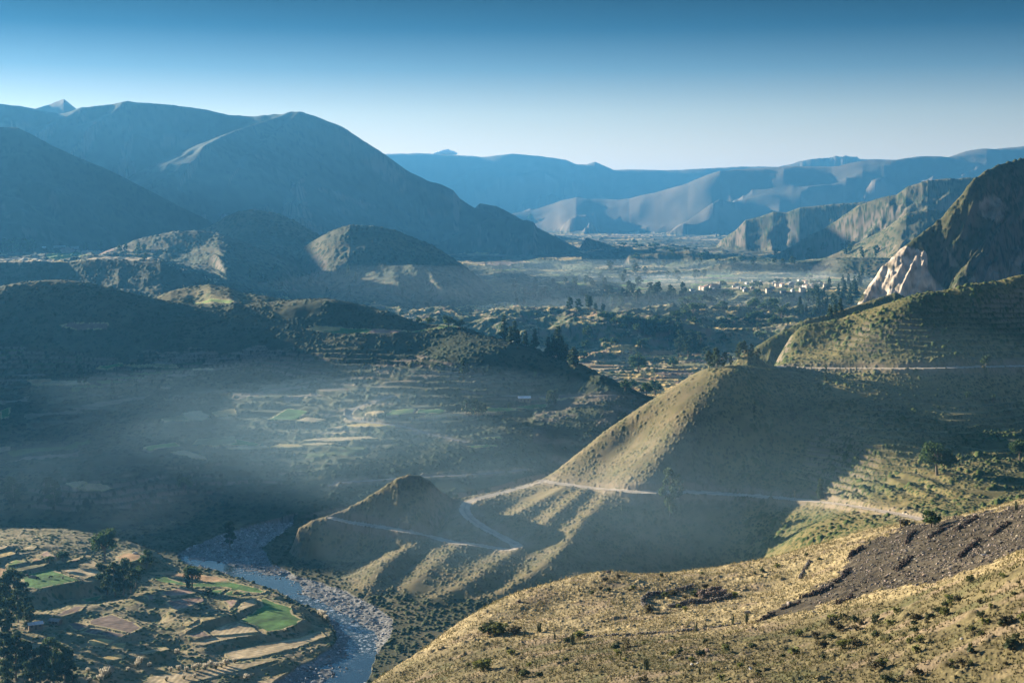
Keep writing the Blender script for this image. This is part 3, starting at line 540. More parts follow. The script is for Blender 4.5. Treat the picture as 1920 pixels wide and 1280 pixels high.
zv = sstep(1440, 1500, R2) * (1 - sstep(1780, 1810, R2)) * rmask('valley_floor')
TV, FV = terrace(zv, 2.0, .8, 1.1, 55, 94)

# ---- roads
def road(pxs_, w, col, bank=2.0, smooth=9, dmin=520):
    pp = catmull([(a, b, 0) for a, b in pxs_], 4); pts = []
    for a, b, _ in pp:
        h_ = hit(a, b)
        if h_ is not None and h_[1] > dmin and (not pts or np.linalg.norm(h_[:2] - pts[-1][:2]) < 60): pts.append(h_)
    pts = np.array(pts)
    for _ in range(smooth):
        pts[1:-1] = pts[1:-1] * .5 + .25 * (pts[:-2] + pts[2:])
    s2 = bslice(pts, 14); x = X[s2]; y = Y[s2]; bd = np.full(x.shape, 1e12); bz = np.zeros(x.shape)
    for i in range(len(pts) - 1):
        p0 = pts[i]; e = pts[i + 1] - p0; L2 = e[0] ** 2 + e[1] ** 2 + 1e-6
        t = np.clip(((x - p0[0]) * e[0] + (y - p0[1]) * e[1]) / L2, 0, 1)
        d2 = (x - p0[0] - t * e[0]) ** 2 + (y - p0[1] - t * e[1]) ** 2
        c_ = d2 < bd; bd = np.where(c_, d2, bd); bz = np.where(c_, p0[2] + t * e[2], bz)
    d = np.sqrt(bd); k = 1 - sstep(w * .5, w * .5 + bank, d)
    Z[s2] = Z[s2] * (1 - k) + (bz - .1) * k
    m = d < w * .5 + .5 * noise(x / 4, y / 4, 6)
    c = COLR[s2]; q = 1 + .35 * fbm(x / 5, y / 5, 3, 61) - .25 * np.exp(-(d / .5) ** 2)
    c[m] = (np.array(col) * np.clip(q, .5, 1.5)[..., None])[m]; COLR[s2] = c; f = FIX[s2]; f[m] = 1; FIX[s2] = f
    REG[s2] = np.where(m, R_ROAD, REG[s2])
    e_ = EDGE[s2]; e_ = np.maximum(e_, np.exp(-(d / (w * 1.1)) ** 2)); EDGE[s2] = e_
    return pts
EDGE = np.zeros(X.shape, np.float32)
DIRT = (.52, .43, .33)
road([(1760, 981), (1735, 975), (1700, 966), (1640, 955), (1580, 945), (1500, 936), (1400, 928), (1300, 922), (1260, 922), (1200, 922), (1160, 918), (1110, 914), (1060, 907), (1035, 904), (1018, 900)], 6.5, DIRT)
road([(1010, 904), (960, 918), (920, 928), (890, 936), (870, 944), (868, 955), (880, 970), (910, 990), (945, 1008), (972, 1022)], 6.0, DIRT)
road([(972, 1022), (960, 1030), (930, 1027), (890, 1020), (850, 1016), (800, 1003), (750, 993), (700, 985), (650, 977), (622, 970)], 5.6, DIRT)
road([(1465, 687), (1520, 689), (1600, 690), (1700, 690), (1800, 688), (1940, 685)], 6.0, DIRT, 3)
road([(1145, 740), (1040, 744), (950, 742)], 4, (.2, .17, .14))
road([(735, 742), (690, 756), (660, 768), (648, 778), (655, 786), (700, 792), (760, 800), (800, 812), (870, 828)], 4.5, (.24, .21, .18))
road([(622, 910), (632, 904), (660, 903), (720, 898), (800, 893), (900, 888), (985, 880)], 4.5, (.26, .23, .2))

# ------------------------------------------------------------------ bumps of scrub and the colour of the ground
PXG, PYG = project(X, Y, Z)
gz_r = np.gradient(Z, axis=1) / np.gradient(RR)[None]; gz_a = np.gradient(Z, axis=0) / np.gradient(az)[:, None] / R2
SLOPE = np.hypot(gz_r, gz_a)
def mix(c, col, m):
    m = np.clip(m, 0, 1)[..., None].astype(np.float32); return c * (1 - m) + np.array(col, np.float32) * m
free = (1 - FIX) > .5
def soil(mask, base, alt, shrub, cell, h, dens, seed, lam, steep=None, steep_at=(.8, 1.2), dens_lam=None):
    """ground colour + scrub bumps over the True part of mask"""
    m = mask & free; x = X[m]; y = Y[m]; n1 = fbm(x / lam, y / lam, 5, seed)
    c = mix(np.broadcast_to(np.array(base, np.float32), (len(x), 3)).copy(), alt, .5 + 1.3 * n1)
    c *= (1 + .35 * fbm(x / (lam * .12), y / (lam * .12), 3, seed + 4))[:, None].astype(np.float32)
    if steep is not None: c = mix(c, steep, sstep(steep_at[0], steep_at[1], SLOPE[m] + .35 * n1))
    if shrub is not None:
        dn = dens * np.clip(1 + 1.5 * fbm(x / (dens_lam or lam * .5), y / (dens_lam or lam * .5), 3, seed + 8), 0, 2)
        b = blobs(x, y, cell, dens, seed + 2) * sstep(.25, .6, dn / dens) 
        b2 = blobs(x + 3.1, y + 1.7, cell * .55, dens * .9, seed + 6) * .5 * sstep(.3, .9, dn / dens)
        bb_ = np.maximum(b, b2); Z[m] += h * bb_ * (.85 + .5 * noise(x / cell * 3, y / cell * 3, seed + 7))
        tint = (.7 + .6 * rnd(np.floor(x / cell), np.floor(y / cell), seed + 12))[:, None]
        k = np.clip(bb_ * 4, 0, 1)[:, None]; c = c * (1 - k) + np.array(shrub, np.float32) * tint * k
    COLR[m] = np.clip(c, .01, .8)
inview = (az > azp(-200)) & (az < azp(2120))
V = np.broadcast_to(inview[:, None], X.shape)
far_ = rmask('far_mountain', 'jagged_peak', 'distant_peak', 'far_plateau')
soil(far_, (.17, .13, .09), (.10, .085, .06), None, 1, 0, 0, 101, 900, (.24, .19, .14))
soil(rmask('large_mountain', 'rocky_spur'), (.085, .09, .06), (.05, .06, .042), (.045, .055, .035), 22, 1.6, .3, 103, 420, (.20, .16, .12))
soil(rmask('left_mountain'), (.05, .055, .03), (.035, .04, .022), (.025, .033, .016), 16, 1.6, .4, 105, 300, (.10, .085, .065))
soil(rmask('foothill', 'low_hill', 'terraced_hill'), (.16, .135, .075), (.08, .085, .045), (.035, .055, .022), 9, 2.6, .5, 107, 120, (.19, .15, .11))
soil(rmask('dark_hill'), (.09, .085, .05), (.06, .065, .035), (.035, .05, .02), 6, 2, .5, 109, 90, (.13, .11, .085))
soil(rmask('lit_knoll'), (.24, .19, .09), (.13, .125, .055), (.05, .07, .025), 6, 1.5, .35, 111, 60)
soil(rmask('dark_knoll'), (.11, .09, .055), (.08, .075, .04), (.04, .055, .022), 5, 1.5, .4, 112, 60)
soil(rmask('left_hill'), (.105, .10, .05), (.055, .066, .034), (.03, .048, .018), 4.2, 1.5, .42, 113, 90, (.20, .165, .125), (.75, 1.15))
soil(rmask('right_hill', 'pinnacle_hill'), (.225, .18, .075), (.12, .115, .048), (.05, .072, .022), 2.1, .8, .5, 115, 60, (.22, .175, .125), (1.0, 1.5))
soil(rmask('cliff_mountain'), (.11, .10, .05), (.06, .065, .03), (.035, .045, .018), 5, 2.2, .5, 117, 70, (.13, .11, .075), (1.2, 2.0))
soil(rmask('foreground_slope'), (.30, .235, .115), (.22, .18, .085), None, 1, 0, 0, 119, 25)
vf = rmask('valley_floor')
soil(FARMM & vf, (.32, .25, .14), (.19, .165, .075), (.07, .095, .032), 2.6, .8, .32, 131, 14, dens_lam=16)
vf &= ~FARMM
soil(vf & (R2 < 1440), (.16, .135, .075), (.09, .09, .045), (.045, .06, .022), 3.2, 1.3, .5, 121, 40)
soil(vf & (R2 >= 1440) & (R2 < 4200), (.20, .18, .09), (.11, .125, .055), (.045, .075, .025), 8, 2.2, .45, 123, 110, (.20, .165, .115), (.45, .8))
soil(vf & (R2 >= 4200), (.16, .15, .09), (.07, .08, .045), (.03, .045, .02), 26, 6, .35, 125, 300)

# valley fields: strips and plots between the banks, picked out by the steps of the terraces
def plots(m, sx, sy, seed, dens, cols, reg, rid=None, slope=.3, wiggle=.3):
    m = m & free & (SLOPE < slope); x = X[m]; y = Y[m]
    ca, sa = .94, .34; u = x * ca + y * sa; v = -x * sa + y * ca
    u = u / sx + wiggle * fbm(x / sx, y / sx, 3, seed); v = v / sy + wiggle * 1.4 * fbm(x / sx / 1.3, y / sx / 1.3, 3, seed + 1)
    row = np.floor(v); u = u + rnd(row, row * 0, seed + 2) * 5; cell = np.floor(u); fu = u - cell; fv = v - row
    edge = (np.minimum(fu, 1 - fu) * sx < .8) | (np.minimum(fv, 1 - fv) * sy < .9)
    on = (rnd(cell, row, seed + 3) < dens) & ~edge & (fbm(x / 260, y / 260, 3, seed + 4) > -.22)
    pick = (rnd(cell, row, seed + 5) * len(cols)).astype(int).clip(0, len(cols) - 1)
    c = np.array(cols, np.float32)[pick] * 1.1 * (.8 + .4 * rnd(cell, row, seed + 6) + .3 * fbm(x / 6, y / 6, 2, seed + 7))[:, None]
    cc = COLR[m]; cc[on] = c[on]; COLR[m] = cc
    if rid is not None: r_ = REG[m]; r_[on] = rid; REG[m] = r_
    return on
CR = [TAN, GOLD, (.40, .30, .16), TAN, GOLD, ORANGE, OLIVE, BROWN]
plots(vf & (R2 > 1440) & (R2 < 1830), 46, 15, 201, .86, CR, None, R_FIELD, .5)
plots(vf & (R2 > 1860) & (R2 < 2330), 60, 22, 205, .72, CR, None, R_FIELD, .3)
plots(vf & (R2 > 2440) & (R2 < 3150), 70, 40, 209, .7, [(.40, .33, .20), TAN, GOLD, OLIVE, LIME, OLIVE], None, R_FIELD, .12)
plots(vf & (R2 > 3150) & (R2 < 9000), 200, 140, 213, .5, CR, None, R_FIELD, .12)
plots(rmask('left_hill') & (zl > .3), 55, 16, 217, .22, [(.17, .14, .09), (.13, .12, .07), (.09, .12, .045), (.20, .16, .11)], None, None, .6)
plots(rmask('dark_hill') & (R2 > 2050), 80, 40, 219, .4, CR, None, None, .2)
# tops of the terrace walls: dry grass on the treads, scrub on the risers
for zm, fr_, rg in ((zr, FR, 'right_hill'), (zu * .6, FU, 'right_hill')):
    m = (zm > .05) & free; k = (zm * sstep(.30, .5, fr_) * (1 - sstep(.60, .68, fr_)))[m]
    COLR[m] = mix(COLR[m], (.34, .28, .14), .8 * k * (.6 + .9 * fbm(X[m] / 9, Y[m] / 9, 3, 221)))
# pale rock of the cliff
m = rmask('cliff_mountain'); sx_ = X[m] - .5 * Z[m]; Z[m] += (2.2 * ridged(sx_ / 26, Z[m] / 90, 3, 251) + .8 * ridged(sx_ / 9, Z[m] / 30, 3, 253) - 1.9) * sstep(0, 30, 560 + .0 * PXG[m] - 0 * Z[m])
m = rmask('cliff_mountain'); px, py = PXG[m], PYG[m]; wob = 22 * fbm(X[m] / 30, Z[m] / 30, 4, 223)
k = np.where(inpoly(px + wob, py + wob * .7, [(1580, 630), (1592, 570), (1628, 530), (1660, 480), (1692, 458), (1738, 474), (1750, 520), (1790, 560), (1710, 590), (1660, 650)]), 1.0, 0.0)
k2 = np.where(inpoly(px + wob, py + wob, [(1838, 380), (1862, 362), (1885, 385), (1862, 410), (1848, 412)]) | inpoly(px + wob, py + wob, [(1770, 460), (1785, 480), (1800, 500), (1780, 498)]) | inpoly(px + wob, py + wob, [(1800, 540), (1850, 500), (1920, 470), (1920, 510), (1850, 545)]), .32, 0.0)
rock = np.array([.60, .49, .38], np.float32) * np.clip(.9 + .8 * fbm(X[m] / 14 + Z[m] / 30, Z[m] / 9, 4, 225), .45, 1.5)[:, None]
sx_ = X[m] - .55 * Z[m]; Z[m] += (8 * ridged(sx_ / 19, Z[m] / 80, 3, 257) + 3 * ridged(sx_ / 7, Z[m] / 25, 3, 259) - 6.5) * np.where(k > .5, 1, .35 * (k2 > 0)) * sstep(0, 14, PYG[m] - np.interp(PXG[m], [1590, 1630, 1655, 1690, 1740, 1800], [590, 535, 500, 465, 430, 370]))
kk_ = np.maximum(k, k2)[:, None] * np.clip(1.15 - 1.6 * np.maximum(0, fbm(X[m] / 10, Z[m] / 10, 3, 227)), .25, 1)[:, None]
COLR[m] = COLR[m] * (1 - kk_) + rock * kk_
m = rmask('right_hill', 'pinnacle_hill') & free; tn = 1 - sstep(1230, 1420, PXG[m] + 60 * fbm(X[m] / 40, Y[m] / 40, 3, 261))
COLR[m] = mix(COLR[m], np.array((.27, .205, .125)), .55 * tn * (.75 + .8 * fbm(X[m] / 7, Y[m] / 7, 3, 262)))
m &= (PXG > 1380) & (PXG < 2100); x, y = X[m], Y[m]; b_ = blobs(x, y, 3.6, .42, 263) * sstep(-.15, .2, fbm(x / 35, y / 35, 3, 264)); Z[m] += 1.5 * b_; COLR[m] = mix(COLR[m], (.055, .085, .022), np.clip(b_ * 4, 0, .9))
# bare cut banks beside the roads
m = (EDGE > .05) & rmask('right_hill', 'pinnacle_hill', 'left_hill') & free; COLR[m] = mix(COLR[m], (.30, .235, .16), (EDGE[m] * (.75 + 1.2 * fbm(X[m] / 6, Y[m] / 6, 3, 228))).clip(0, .85))
# eroded bare earth on the banks
m = rmask('left_hill') & (PYG > 740) & (PYG < 900) & (PXG > 1000); COLR[m] = mix(COLR[m], (.22, .17, .125), .7 * sstep(-.1, .4, fbm(X[m] / 30, Y[m] / 30, 4, 229)))
# near slope: stony burnt strip, bare soil between the grass
m = rmask('foreground_slope'); px, py = PXG[m], PYG[m]; wob = 14 * fbm(X[m] / 8, Y[m] / 8, 4, 231)
wob = wob + 9 * fbm(X[m] / 2.5, Y[m] / 2.5, 3, 232)
strip = [(1425, 1168), (1470, 1132), (1520, 1108), (1570, 1082), (1590, 1045), (1620, 1020), (1700, 985), (1760, 974), (1850, 958), (1960, 935), (1960, 1018), (1880, 1048), (1800, 1072), (1740, 1090), (1640, 1110), (1560, 1130), (1490, 1150)]
STRIP = np.where(inpoly(px + wob, py + wob * .6, strip), 1.0, 0.0)
low = sstep(0, 24, py - np.interp(px, [700, 890, 1050, 1250, 1420, 1600, 1760, 1920], [1260, 1188, 1186, 1182, 1165, 1126, 1088, 1040]))
c = mix(np.broadcast_to(np.array((.36, .285, .15), np.float32), (len(px), 3)).copy(), (.17, .14, .068), low)  # lower slope darker: its weaker sun is put into the soil colour
c *= (1 + .6 * fbm(X[m] / 5, Y[m] / 5, 4, 233) + .5 * fbm(X[m] / 1.1, Y[m] / 1.1, 3, 234))[:, None].astype(np.float32)
c = mix(c, (.30, .225, .145), .8 * sstep(.1, .45, fbm(X[m] / 13 + 7, Y[m] / 8, 4, 247)))
c = mix(c, (.13, .125, .055), .9 * sstep(.15, .5, fbm(X[m] / 9, Y[m] / 9, 4, 235)) * (.35 + .65 * low))
c = c * .86
c = mix(c, np.array((.042, .035, .025), np.float32) * np.clip(1 + 1.3 * fbm(X[m] / 2.5, Y[m] / 2.5, 4, 236) + 2.6 * np.maximum(0, fbm(X[m] / 11, Y[m] / 7, 3, 238)), .3, 4)[:, None], STRIP * .94); c = np.clip(c, .02, .6)
COLR[m] = c
STRIPG = np.zeros(X.shape, np.float32); STRIPG[m] = STRIP; LOWG = np.zeros(X.shape, np.float32); LOWG[m] = low
tw = sstep(-.2, .25, fbm(X[m] / 6, Y[m] / 6, 3, 243)); Z[m] += (.30 * blobs(X[m], Y[m], .95, .6, 237) * tw + .42 * blobs(X[m], Y[m], 2.3, .22, 245, .15, .45)) * (1 - STRIP) + .16 * blobs(X[m], Y[m], .55, .5, 239) + .12 * fbm(X[m] / 2.2, Y[m] / 2.2, 3, 241)
# ------------------------------------------------------------------ meshes from the grid
def attr_col(me, col):
    a = me.color_attributes.new('albedo', 'FLOAT_COLOR', 'POINT')
    c = np.ones((len(col), 4), np.float32); c[:, :3] = col; a.data.foreach_set('color', c.ravel())
def mesh_np(name, co, quads, col=None, smooth=True):
    me = bpy.data.meshes.new(name); n = len(co); f = len(quads); w = quads.shape[1]
    me.vertices.add(n); me.vertices.foreach_set('co', np.ascontiguousarray(co, np.float32).ravel())
    me.loops.add(f * w); me.loops.foreach_set('vertex_index', np.ascontiguousarray(quads, np.int32).ravel())
    me.polygons.add(f); me.polygons.foreach_set('loop_start', np.arange(f, dtype=np.int32) * w)
    me.polygons.foreach_set('use_smooth', np.full(f, smooth))
    if col is not None: attr_col(me, col)
    me.update(); return me
if 'COLR' not in globals():
    COLR = np.full(X.shape + (3,), .15, np.float32)
def mat_basic(name):
    m = bpy.data.materials.new(name); m.use_nodes = True; n = m.node_tree
    b = n.nodes['Principled BSDF']; b.inputs['Roughness'].default_value = .95; b.inputs['Specular IOR Level'].default_value = .1
    a = n.nodes.new('ShaderNodeAttribute'); a.attribute_name = 'albedo'
    n.links.new(a.outputs['Color'], b.inputs['Base Color']); return m
MT = mat_basic('ground')
idx = np.arange(NA * NR).reshape(NA, NR)
quads = np.stack([idx[:-1, :-1], idx[1:, :-1], idx[1:, 1:], idx[:-1, 1:]], -1).reshape(-1, 4)[:, ::-1]
names = {}
for i, n in enumerate(REGN): names.setdefault(n, []).append(i)
fr = REG[:-1, :-1].reshape(-1)
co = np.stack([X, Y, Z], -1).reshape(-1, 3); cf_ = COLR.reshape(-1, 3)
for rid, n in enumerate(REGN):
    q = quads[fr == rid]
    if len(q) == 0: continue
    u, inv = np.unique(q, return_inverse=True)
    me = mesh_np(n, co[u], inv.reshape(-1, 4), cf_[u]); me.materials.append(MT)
    o = bpy.data.objects.new(n, me); COL.objects.link(o); o['kind'] = 'structure'

# ------------------------------------------------------------------ objects: helpers
rng = np.random.default_rng(7)
def ground_v(x, y):
    a = np.arctan2(x, y); r = np.hypot(x, y)
    i = np.clip(np.searchsorted(az, a), 1, NA - 1); j = np.clip(np.searchsorted(RR, r), 1, NR - 1)
    t = (a - az[i - 1]) / (az[i] - az[i - 1]); q = (r - RR[j - 1]) / (RR[j] - RR[j - 1])
    return (Z[i - 1, j - 1] * (1 - t) + Z[i, j - 1] * t) * (1 - q) + (Z[i - 1, j] * (1 - t) + Z[i, j] * t) * q, i, j
def tagit(o, label, cat, group=None):
    o['label'] = label; o['category'] = cat
    if group: o['group'] = group
    return o
def link(name, me, mat=None, parent=None):
    o = bpy.data.objects.new(name, me); COL.objects.link(o)
    if mat is not None and me is not None and not me.materials: me.materials.append(mat)
    if parent is not None: o.parent = parent
    return o
def empty(name, loc, rz=0.0, sc=1.0):
    o = bpy.data.objects.new(name, None); COL.objects.link(o); o.location = loc; o.rotation_euler = (0, 0, rz)
    o.scale = (sc, sc, sc) if np.isscalar(sc) else sc; o.empty_display_size = .5; return o
class MB:
    """collects triangles / quads with a colour per vertex"""
    def __init__(s): s.v = []; s.f = []; s.c = []; s.n = 0
    def add(s, v, f, c):
        v = np.asarray(v, float); s.v.append(v); s.f += [tuple(int(k) + s.n for k in q) for q in f]; s.n += len(v)
        c = np.asarray(c, float); s.c.append(np.broadcast_to(c, (len(v), 3)) if c.ndim == 1 else c)
    def tube(s, pts, rad, col, n=7):
        pts = np.asarray(pts, float); v = []; f = []
        for i, p in enumerate(pts):
            d = pts[min(i + 1, len(pts) - 1)] - pts[max(i - 1, 0)]; d = d / (np.linalg.norm(d) + 1e-9)
            u = np.cross(d, (0.3, 1, 0.1)); u /= np.linalg.norm(u); w = np.cross(d, u)
            for k in range(n):
                t = 2 * math.pi * k / n; v.append(p + rad[i] * (u * math.cos(t) + w * math.sin(t)))
        for i in range(len(pts) - 1):
            for k in range(n):
                f.append((i * n + k, i * n + (k + 1) % n, (i + 1) * n + (k + 1) % n, (i + 1) * n + k))
        f.append(tuple(range((len(pts) - 1) * n, len(pts) * n))); s.add(v, f, col)
    def mesh(s, name, smooth=False):
        me = bpy.data.meshes.new(name); me.from_pydata(np.concatenate(s.v).tolist(), [], s.f); attr_col(me, np.concatenate(s.c).astype(np.float32))
        me.polygons.foreach_set('use_smooth', np.full(len(me.polygons), smooth)); me.update(); return me
def mat_col(name, rough=.85, spec=.15, transl=0.0, grain=0.0, gscale=3.0, bump=0.0):
    m = bpy.data.materials.new(name); m.use_nodes = True; n = m.node_tree; b = n.nodes['Principled BSDF']
    b.inputs['Roughness'].default_value = rough; b.inputs['Specular IOR Level'].default_value = spec
    a = n.nodes.new('ShaderNodeAttribute'); a.attribute_name = 'albedo'; src = a.outputs['Color']
    if grain or bump:
        t = n.nodes.new('ShaderNodeTexNoise'); t.inputs['Scale'].default_value = gscale; t.inputs['Detail'].default_value = 5
        tcx = n.nodes.new('ShaderNodeTexCoord'); n.links.new(tcx.outputs['Object'], t.inputs['Vector'])
    if grain:
        mr = n.nodes.new('ShaderNodeMapRange'); mr.inputs['From Min'].default_value = .3; mr.inputs['From Max'].default_value = .7
        mr.inputs['To Min'].default_value = 1 - grain; mr.inputs['To Max'].default_value = 1 + grain; n.links.new(t.outputs['Fac'], mr.inputs['Value'])
        x = n.nodes.new('ShaderNodeMix'); x.data_type = 'RGBA'; x.blend_type = 'MULTIPLY'; x.inputs['Factor'].default_value = 1
        n.links.new(src, x.inputs['A']); n.links.new(mr.outputs[0], x.inputs['B']); src = x.outputs['Result']
    if bump:
        bp = n.nodes.new('ShaderNodeBump'); bp.inputs['Strength'].default_value = bump; n.links.new(t.outputs['Fac'], bp.inputs['Height']); n.links.new(bp.outputs[0], b.inputs['Normal'])
    n.links.new(src, b.inputs['Base Color'])
    if transl:
        tr = n.nodes.new('ShaderNodeBsdfTranslucent'); n.links.new(src, tr.inputs['Color']); ms = n.nodes.new('ShaderNodeMixShader'); ms.inputs[0].default_value = transl
        n.links.new(b.outputs[0], ms.inputs[1]); n.links.new(tr.outputs[0], ms.inputs[2]); n.links.new(ms.outputs[0], n.nodes['Material Output'].inputs['Surface'])
    return m
M_LEAF = mat_col('leaves', .75, .2, .35); M_BARK = mat_col('bark', .95, .1, 0, .35, 2); M_STONE = mat_col('stone', .95, .1, 0, .35, 4, .4)
M_WALL = mat_col('plaster', .95, .1, 0, .2, 1.5); M_ROOF = mat_col('metal_sheet', .55, .4, 0, .25, 1.2); M_CACT = mat_col('cactus_skin', .7, .2, 0, .3, 3); M_GRASS = mat_col('dry_grass', .9, .1, .3)
M_HIDE = mat_col('hide', .9, .1, 0, .2, 3); M_WOOD = mat_col('weathered_wood', .9, .1, 0, .3, 3)

# ---- trees: a few kinds, each with a tapered trunk, limbs and a crown of leaf sprays
def leafcloud(mb, centres, radii, n, size, rs, base, drop=.35):
    c = np.array(centres); r = np.array(radii); w = r ** 2 / (r ** 2).sum(); k = rs.choice(len(c), n, p=w)
    d = rs.normal(size=(n, 3)); d /= np.linalg.norm(d, axis=1)[:, None]; d *= (rs.random(n) ** .45)[:, None]
    p = c[k] + d * r[k][:, None] * np.array([1, 1, .85])
    u = rs.normal(size=(n, 3)); u /= np.linalg.norm(u, axis=1)[:, None]; v = np.cross(u, rs.normal(size=(n, 3))); v /= np.linalg.norm(v, axis=1)[:, None]
    v[:, 2] -= drop; s_ = size * (.6 + .8 * rs.random(n))[:, None]
    q = np.stack([p - u * s_ * .5, p + v * s_ * .7, p + u * s_ * .5, p - v * s_ * .55], 1).reshape(-1, 3)
    tone = (.75 + .5 * rs.random(len(c)))[k] * (.8 + .4 * rs.random(n)); col = np.array(base)[None] * tone[:, None]
    mb.add(q, np.arange(4 * n).reshape(n, 4), np.repeat(col, 4, 0))
def tree_meshes(kind, seed, lod):
    rs = np.random.default_rng(seed); t = MB(); cr = MB(); C_ = []; R_ = []
    bark = (.20, .16, .12)
    if kind == 'euca':                                # tall, loose, several tufted masses up the stem; height 1
        lean = rs.normal(0, .03, 2); st = [np.array([lean[0] * h * h * 2, lean[1] * h * h * 2, h]) for h in np.linspace(-.03, .88, 7)]
        t.tube(st, np.linspace(.022, .006, 7), bark)
        for i in range(11):
            h = .22 + .70 * (i / 10.0) ** .9; a = i * 2.4 + rs.random(); L = (.15 - .085 * abs(h - .55) / .45) * (.7 + .6 * rs.random())
            b0 = np.array([lean[0] * h * h * 2, lean[1] * h * h * 2, h - .08]); e = b0 + np.array([math.cos(a) * L, math.sin(a) * L, .10])
            t.tube([b0, (b0 + e) / 2 + [0, 0, -.01], e], [.008, .006, .003], bark, 5); C_.append(e); R_.append(.075 + .05 * rs.random())
        C_.append(st[-1] + [0, 0, .03]); R_.append(.07); base = (.06, .09, .035); n, sz = 2400, .034
    elif kind == 'slim':
        st = [np.array([0, 0, h]) for h in np.linspace(-.03, .9, 6)]; t.tube(st, np.linspace(.02, .005, 6), bark)
        for i in range(9):
            h = .15 + .8 * i / 8.0; a = i * 2.4; L = .05 * (1.15 - h); e = np.array([math.cos(a) * L, math.sin(a) * L, h]); t.tube([[0, 0, h - .08], e], [.007, .003], bark, 5); C_.append(e); R_.append(.085 * (1.3 - h) + .02)
        base = (.055, .085, .035); n, sz = 1500, .034
    elif kind == 'broad':
        st = [np.array([.02 * math.sin(h * 5), 0, h]) for h in np.linspace(-.05, .5, 5)]; t.tube(st, np.linspace(.045, .022, 5), bark)
        for i in range(13):
            a = i * 2.4 + rs.random() * .5; h = .38 + .5 * rs.random(); L = .33 * math.sqrt(max(.05, 1 - ((h - .5) / .5) ** 2)) * (.6 + .5 * rs.random())
            e = np.array([math.cos(a) * L, math.sin(a) * L, h]); t.tube([[0, 0, .35], e * [.5, .5, 1] - [0, 0, .08], e], [.02, .012, .005], bark, 5); C_.append(e); R_.append(.13 + .08 * rs.random())
        base = (.06, .10, .032); n, sz = 2200, .048
    else:                                             # bush: several stems from the ground
        for i in range(9):
            a = i * 2.4; L = .30 * math.sqrt(rs.random()); e = np.array([math.cos(a) * L, math.sin(a) * L, .45 + .35 * rs.random() - .4 * L]); t.tube([[0, 0, -.05], e], [.025, .008], bark, 5); C_.append(e); R_.append(.24 + .1 * rs.random())
        base = [(.085, .095, .038), (.14, .15, .045), (.06, .075, .032), (.11, .095, .05)][seed % 4]; n, sz = 700, .085
    if lod == 1: n //= 4; sz *= 2.0
    if lod == 2: n //= 12; sz *= 3.4
    leafcloud(cr, C_, R_, n, sz, rs, base)
    return t.mesh('trunk_' + kind), cr.mesh('crown_' + kind)
TREES = {}
def tree_mesh(kind, var, lod):
    k = (kind, var, lod)
    if k not in TREES:
        a, b = tree_meshes(kind, 50 + var * 7 + len(kind), lod); a.materials.append(M_BARK); b.materials.append(M_LEAF); TREES[k] = (a, b)
    return TREES[k]
NT = [0]
def hit_near(a, b, dmax):
    for k in range(14):
        h_ = hit(a, b + 2 * k)
        if h_ is not None and h_[1] < dmax: return h_
    return h_
def plant(pxx, pyy, hpx, kind, name, label, cat='tree', group=None, at=None, wide=1.0):
    lim = 1500 if (pxx < 1130 and 600 < pyy < 830) else (1000 if (pyy > 640 and pxx > 1325) else 1e9)
    h_ = hit_near(pxx, pyy, lim)
    hpx = hpx * 1.15
    if h_ is None: return None
    D = h_[1]; H = hpx / F * math.hypot(h_[0], D); lod = 0 if hpx >= 34 else (1 if hpx >= 17 else 2)
    t, c = tree_mesh(kind, int(rng.integers(0, 4)), lod); sc = H * (.95 + .1 * rng.random())
    o = empty(name, (h_[0], h_[1], h_[2] - .02 * H), rng.random() * 6.28, (sc * wide, sc * wide, sc))
    link('trunk' if kind != 'bush' else 'stems', t, parent=o); link('crown', c, parent=o)
    tagit(o, label, cat, group); NT[0] += 1; return o
E, SL, B = 'euca', 'slim', 'broad'
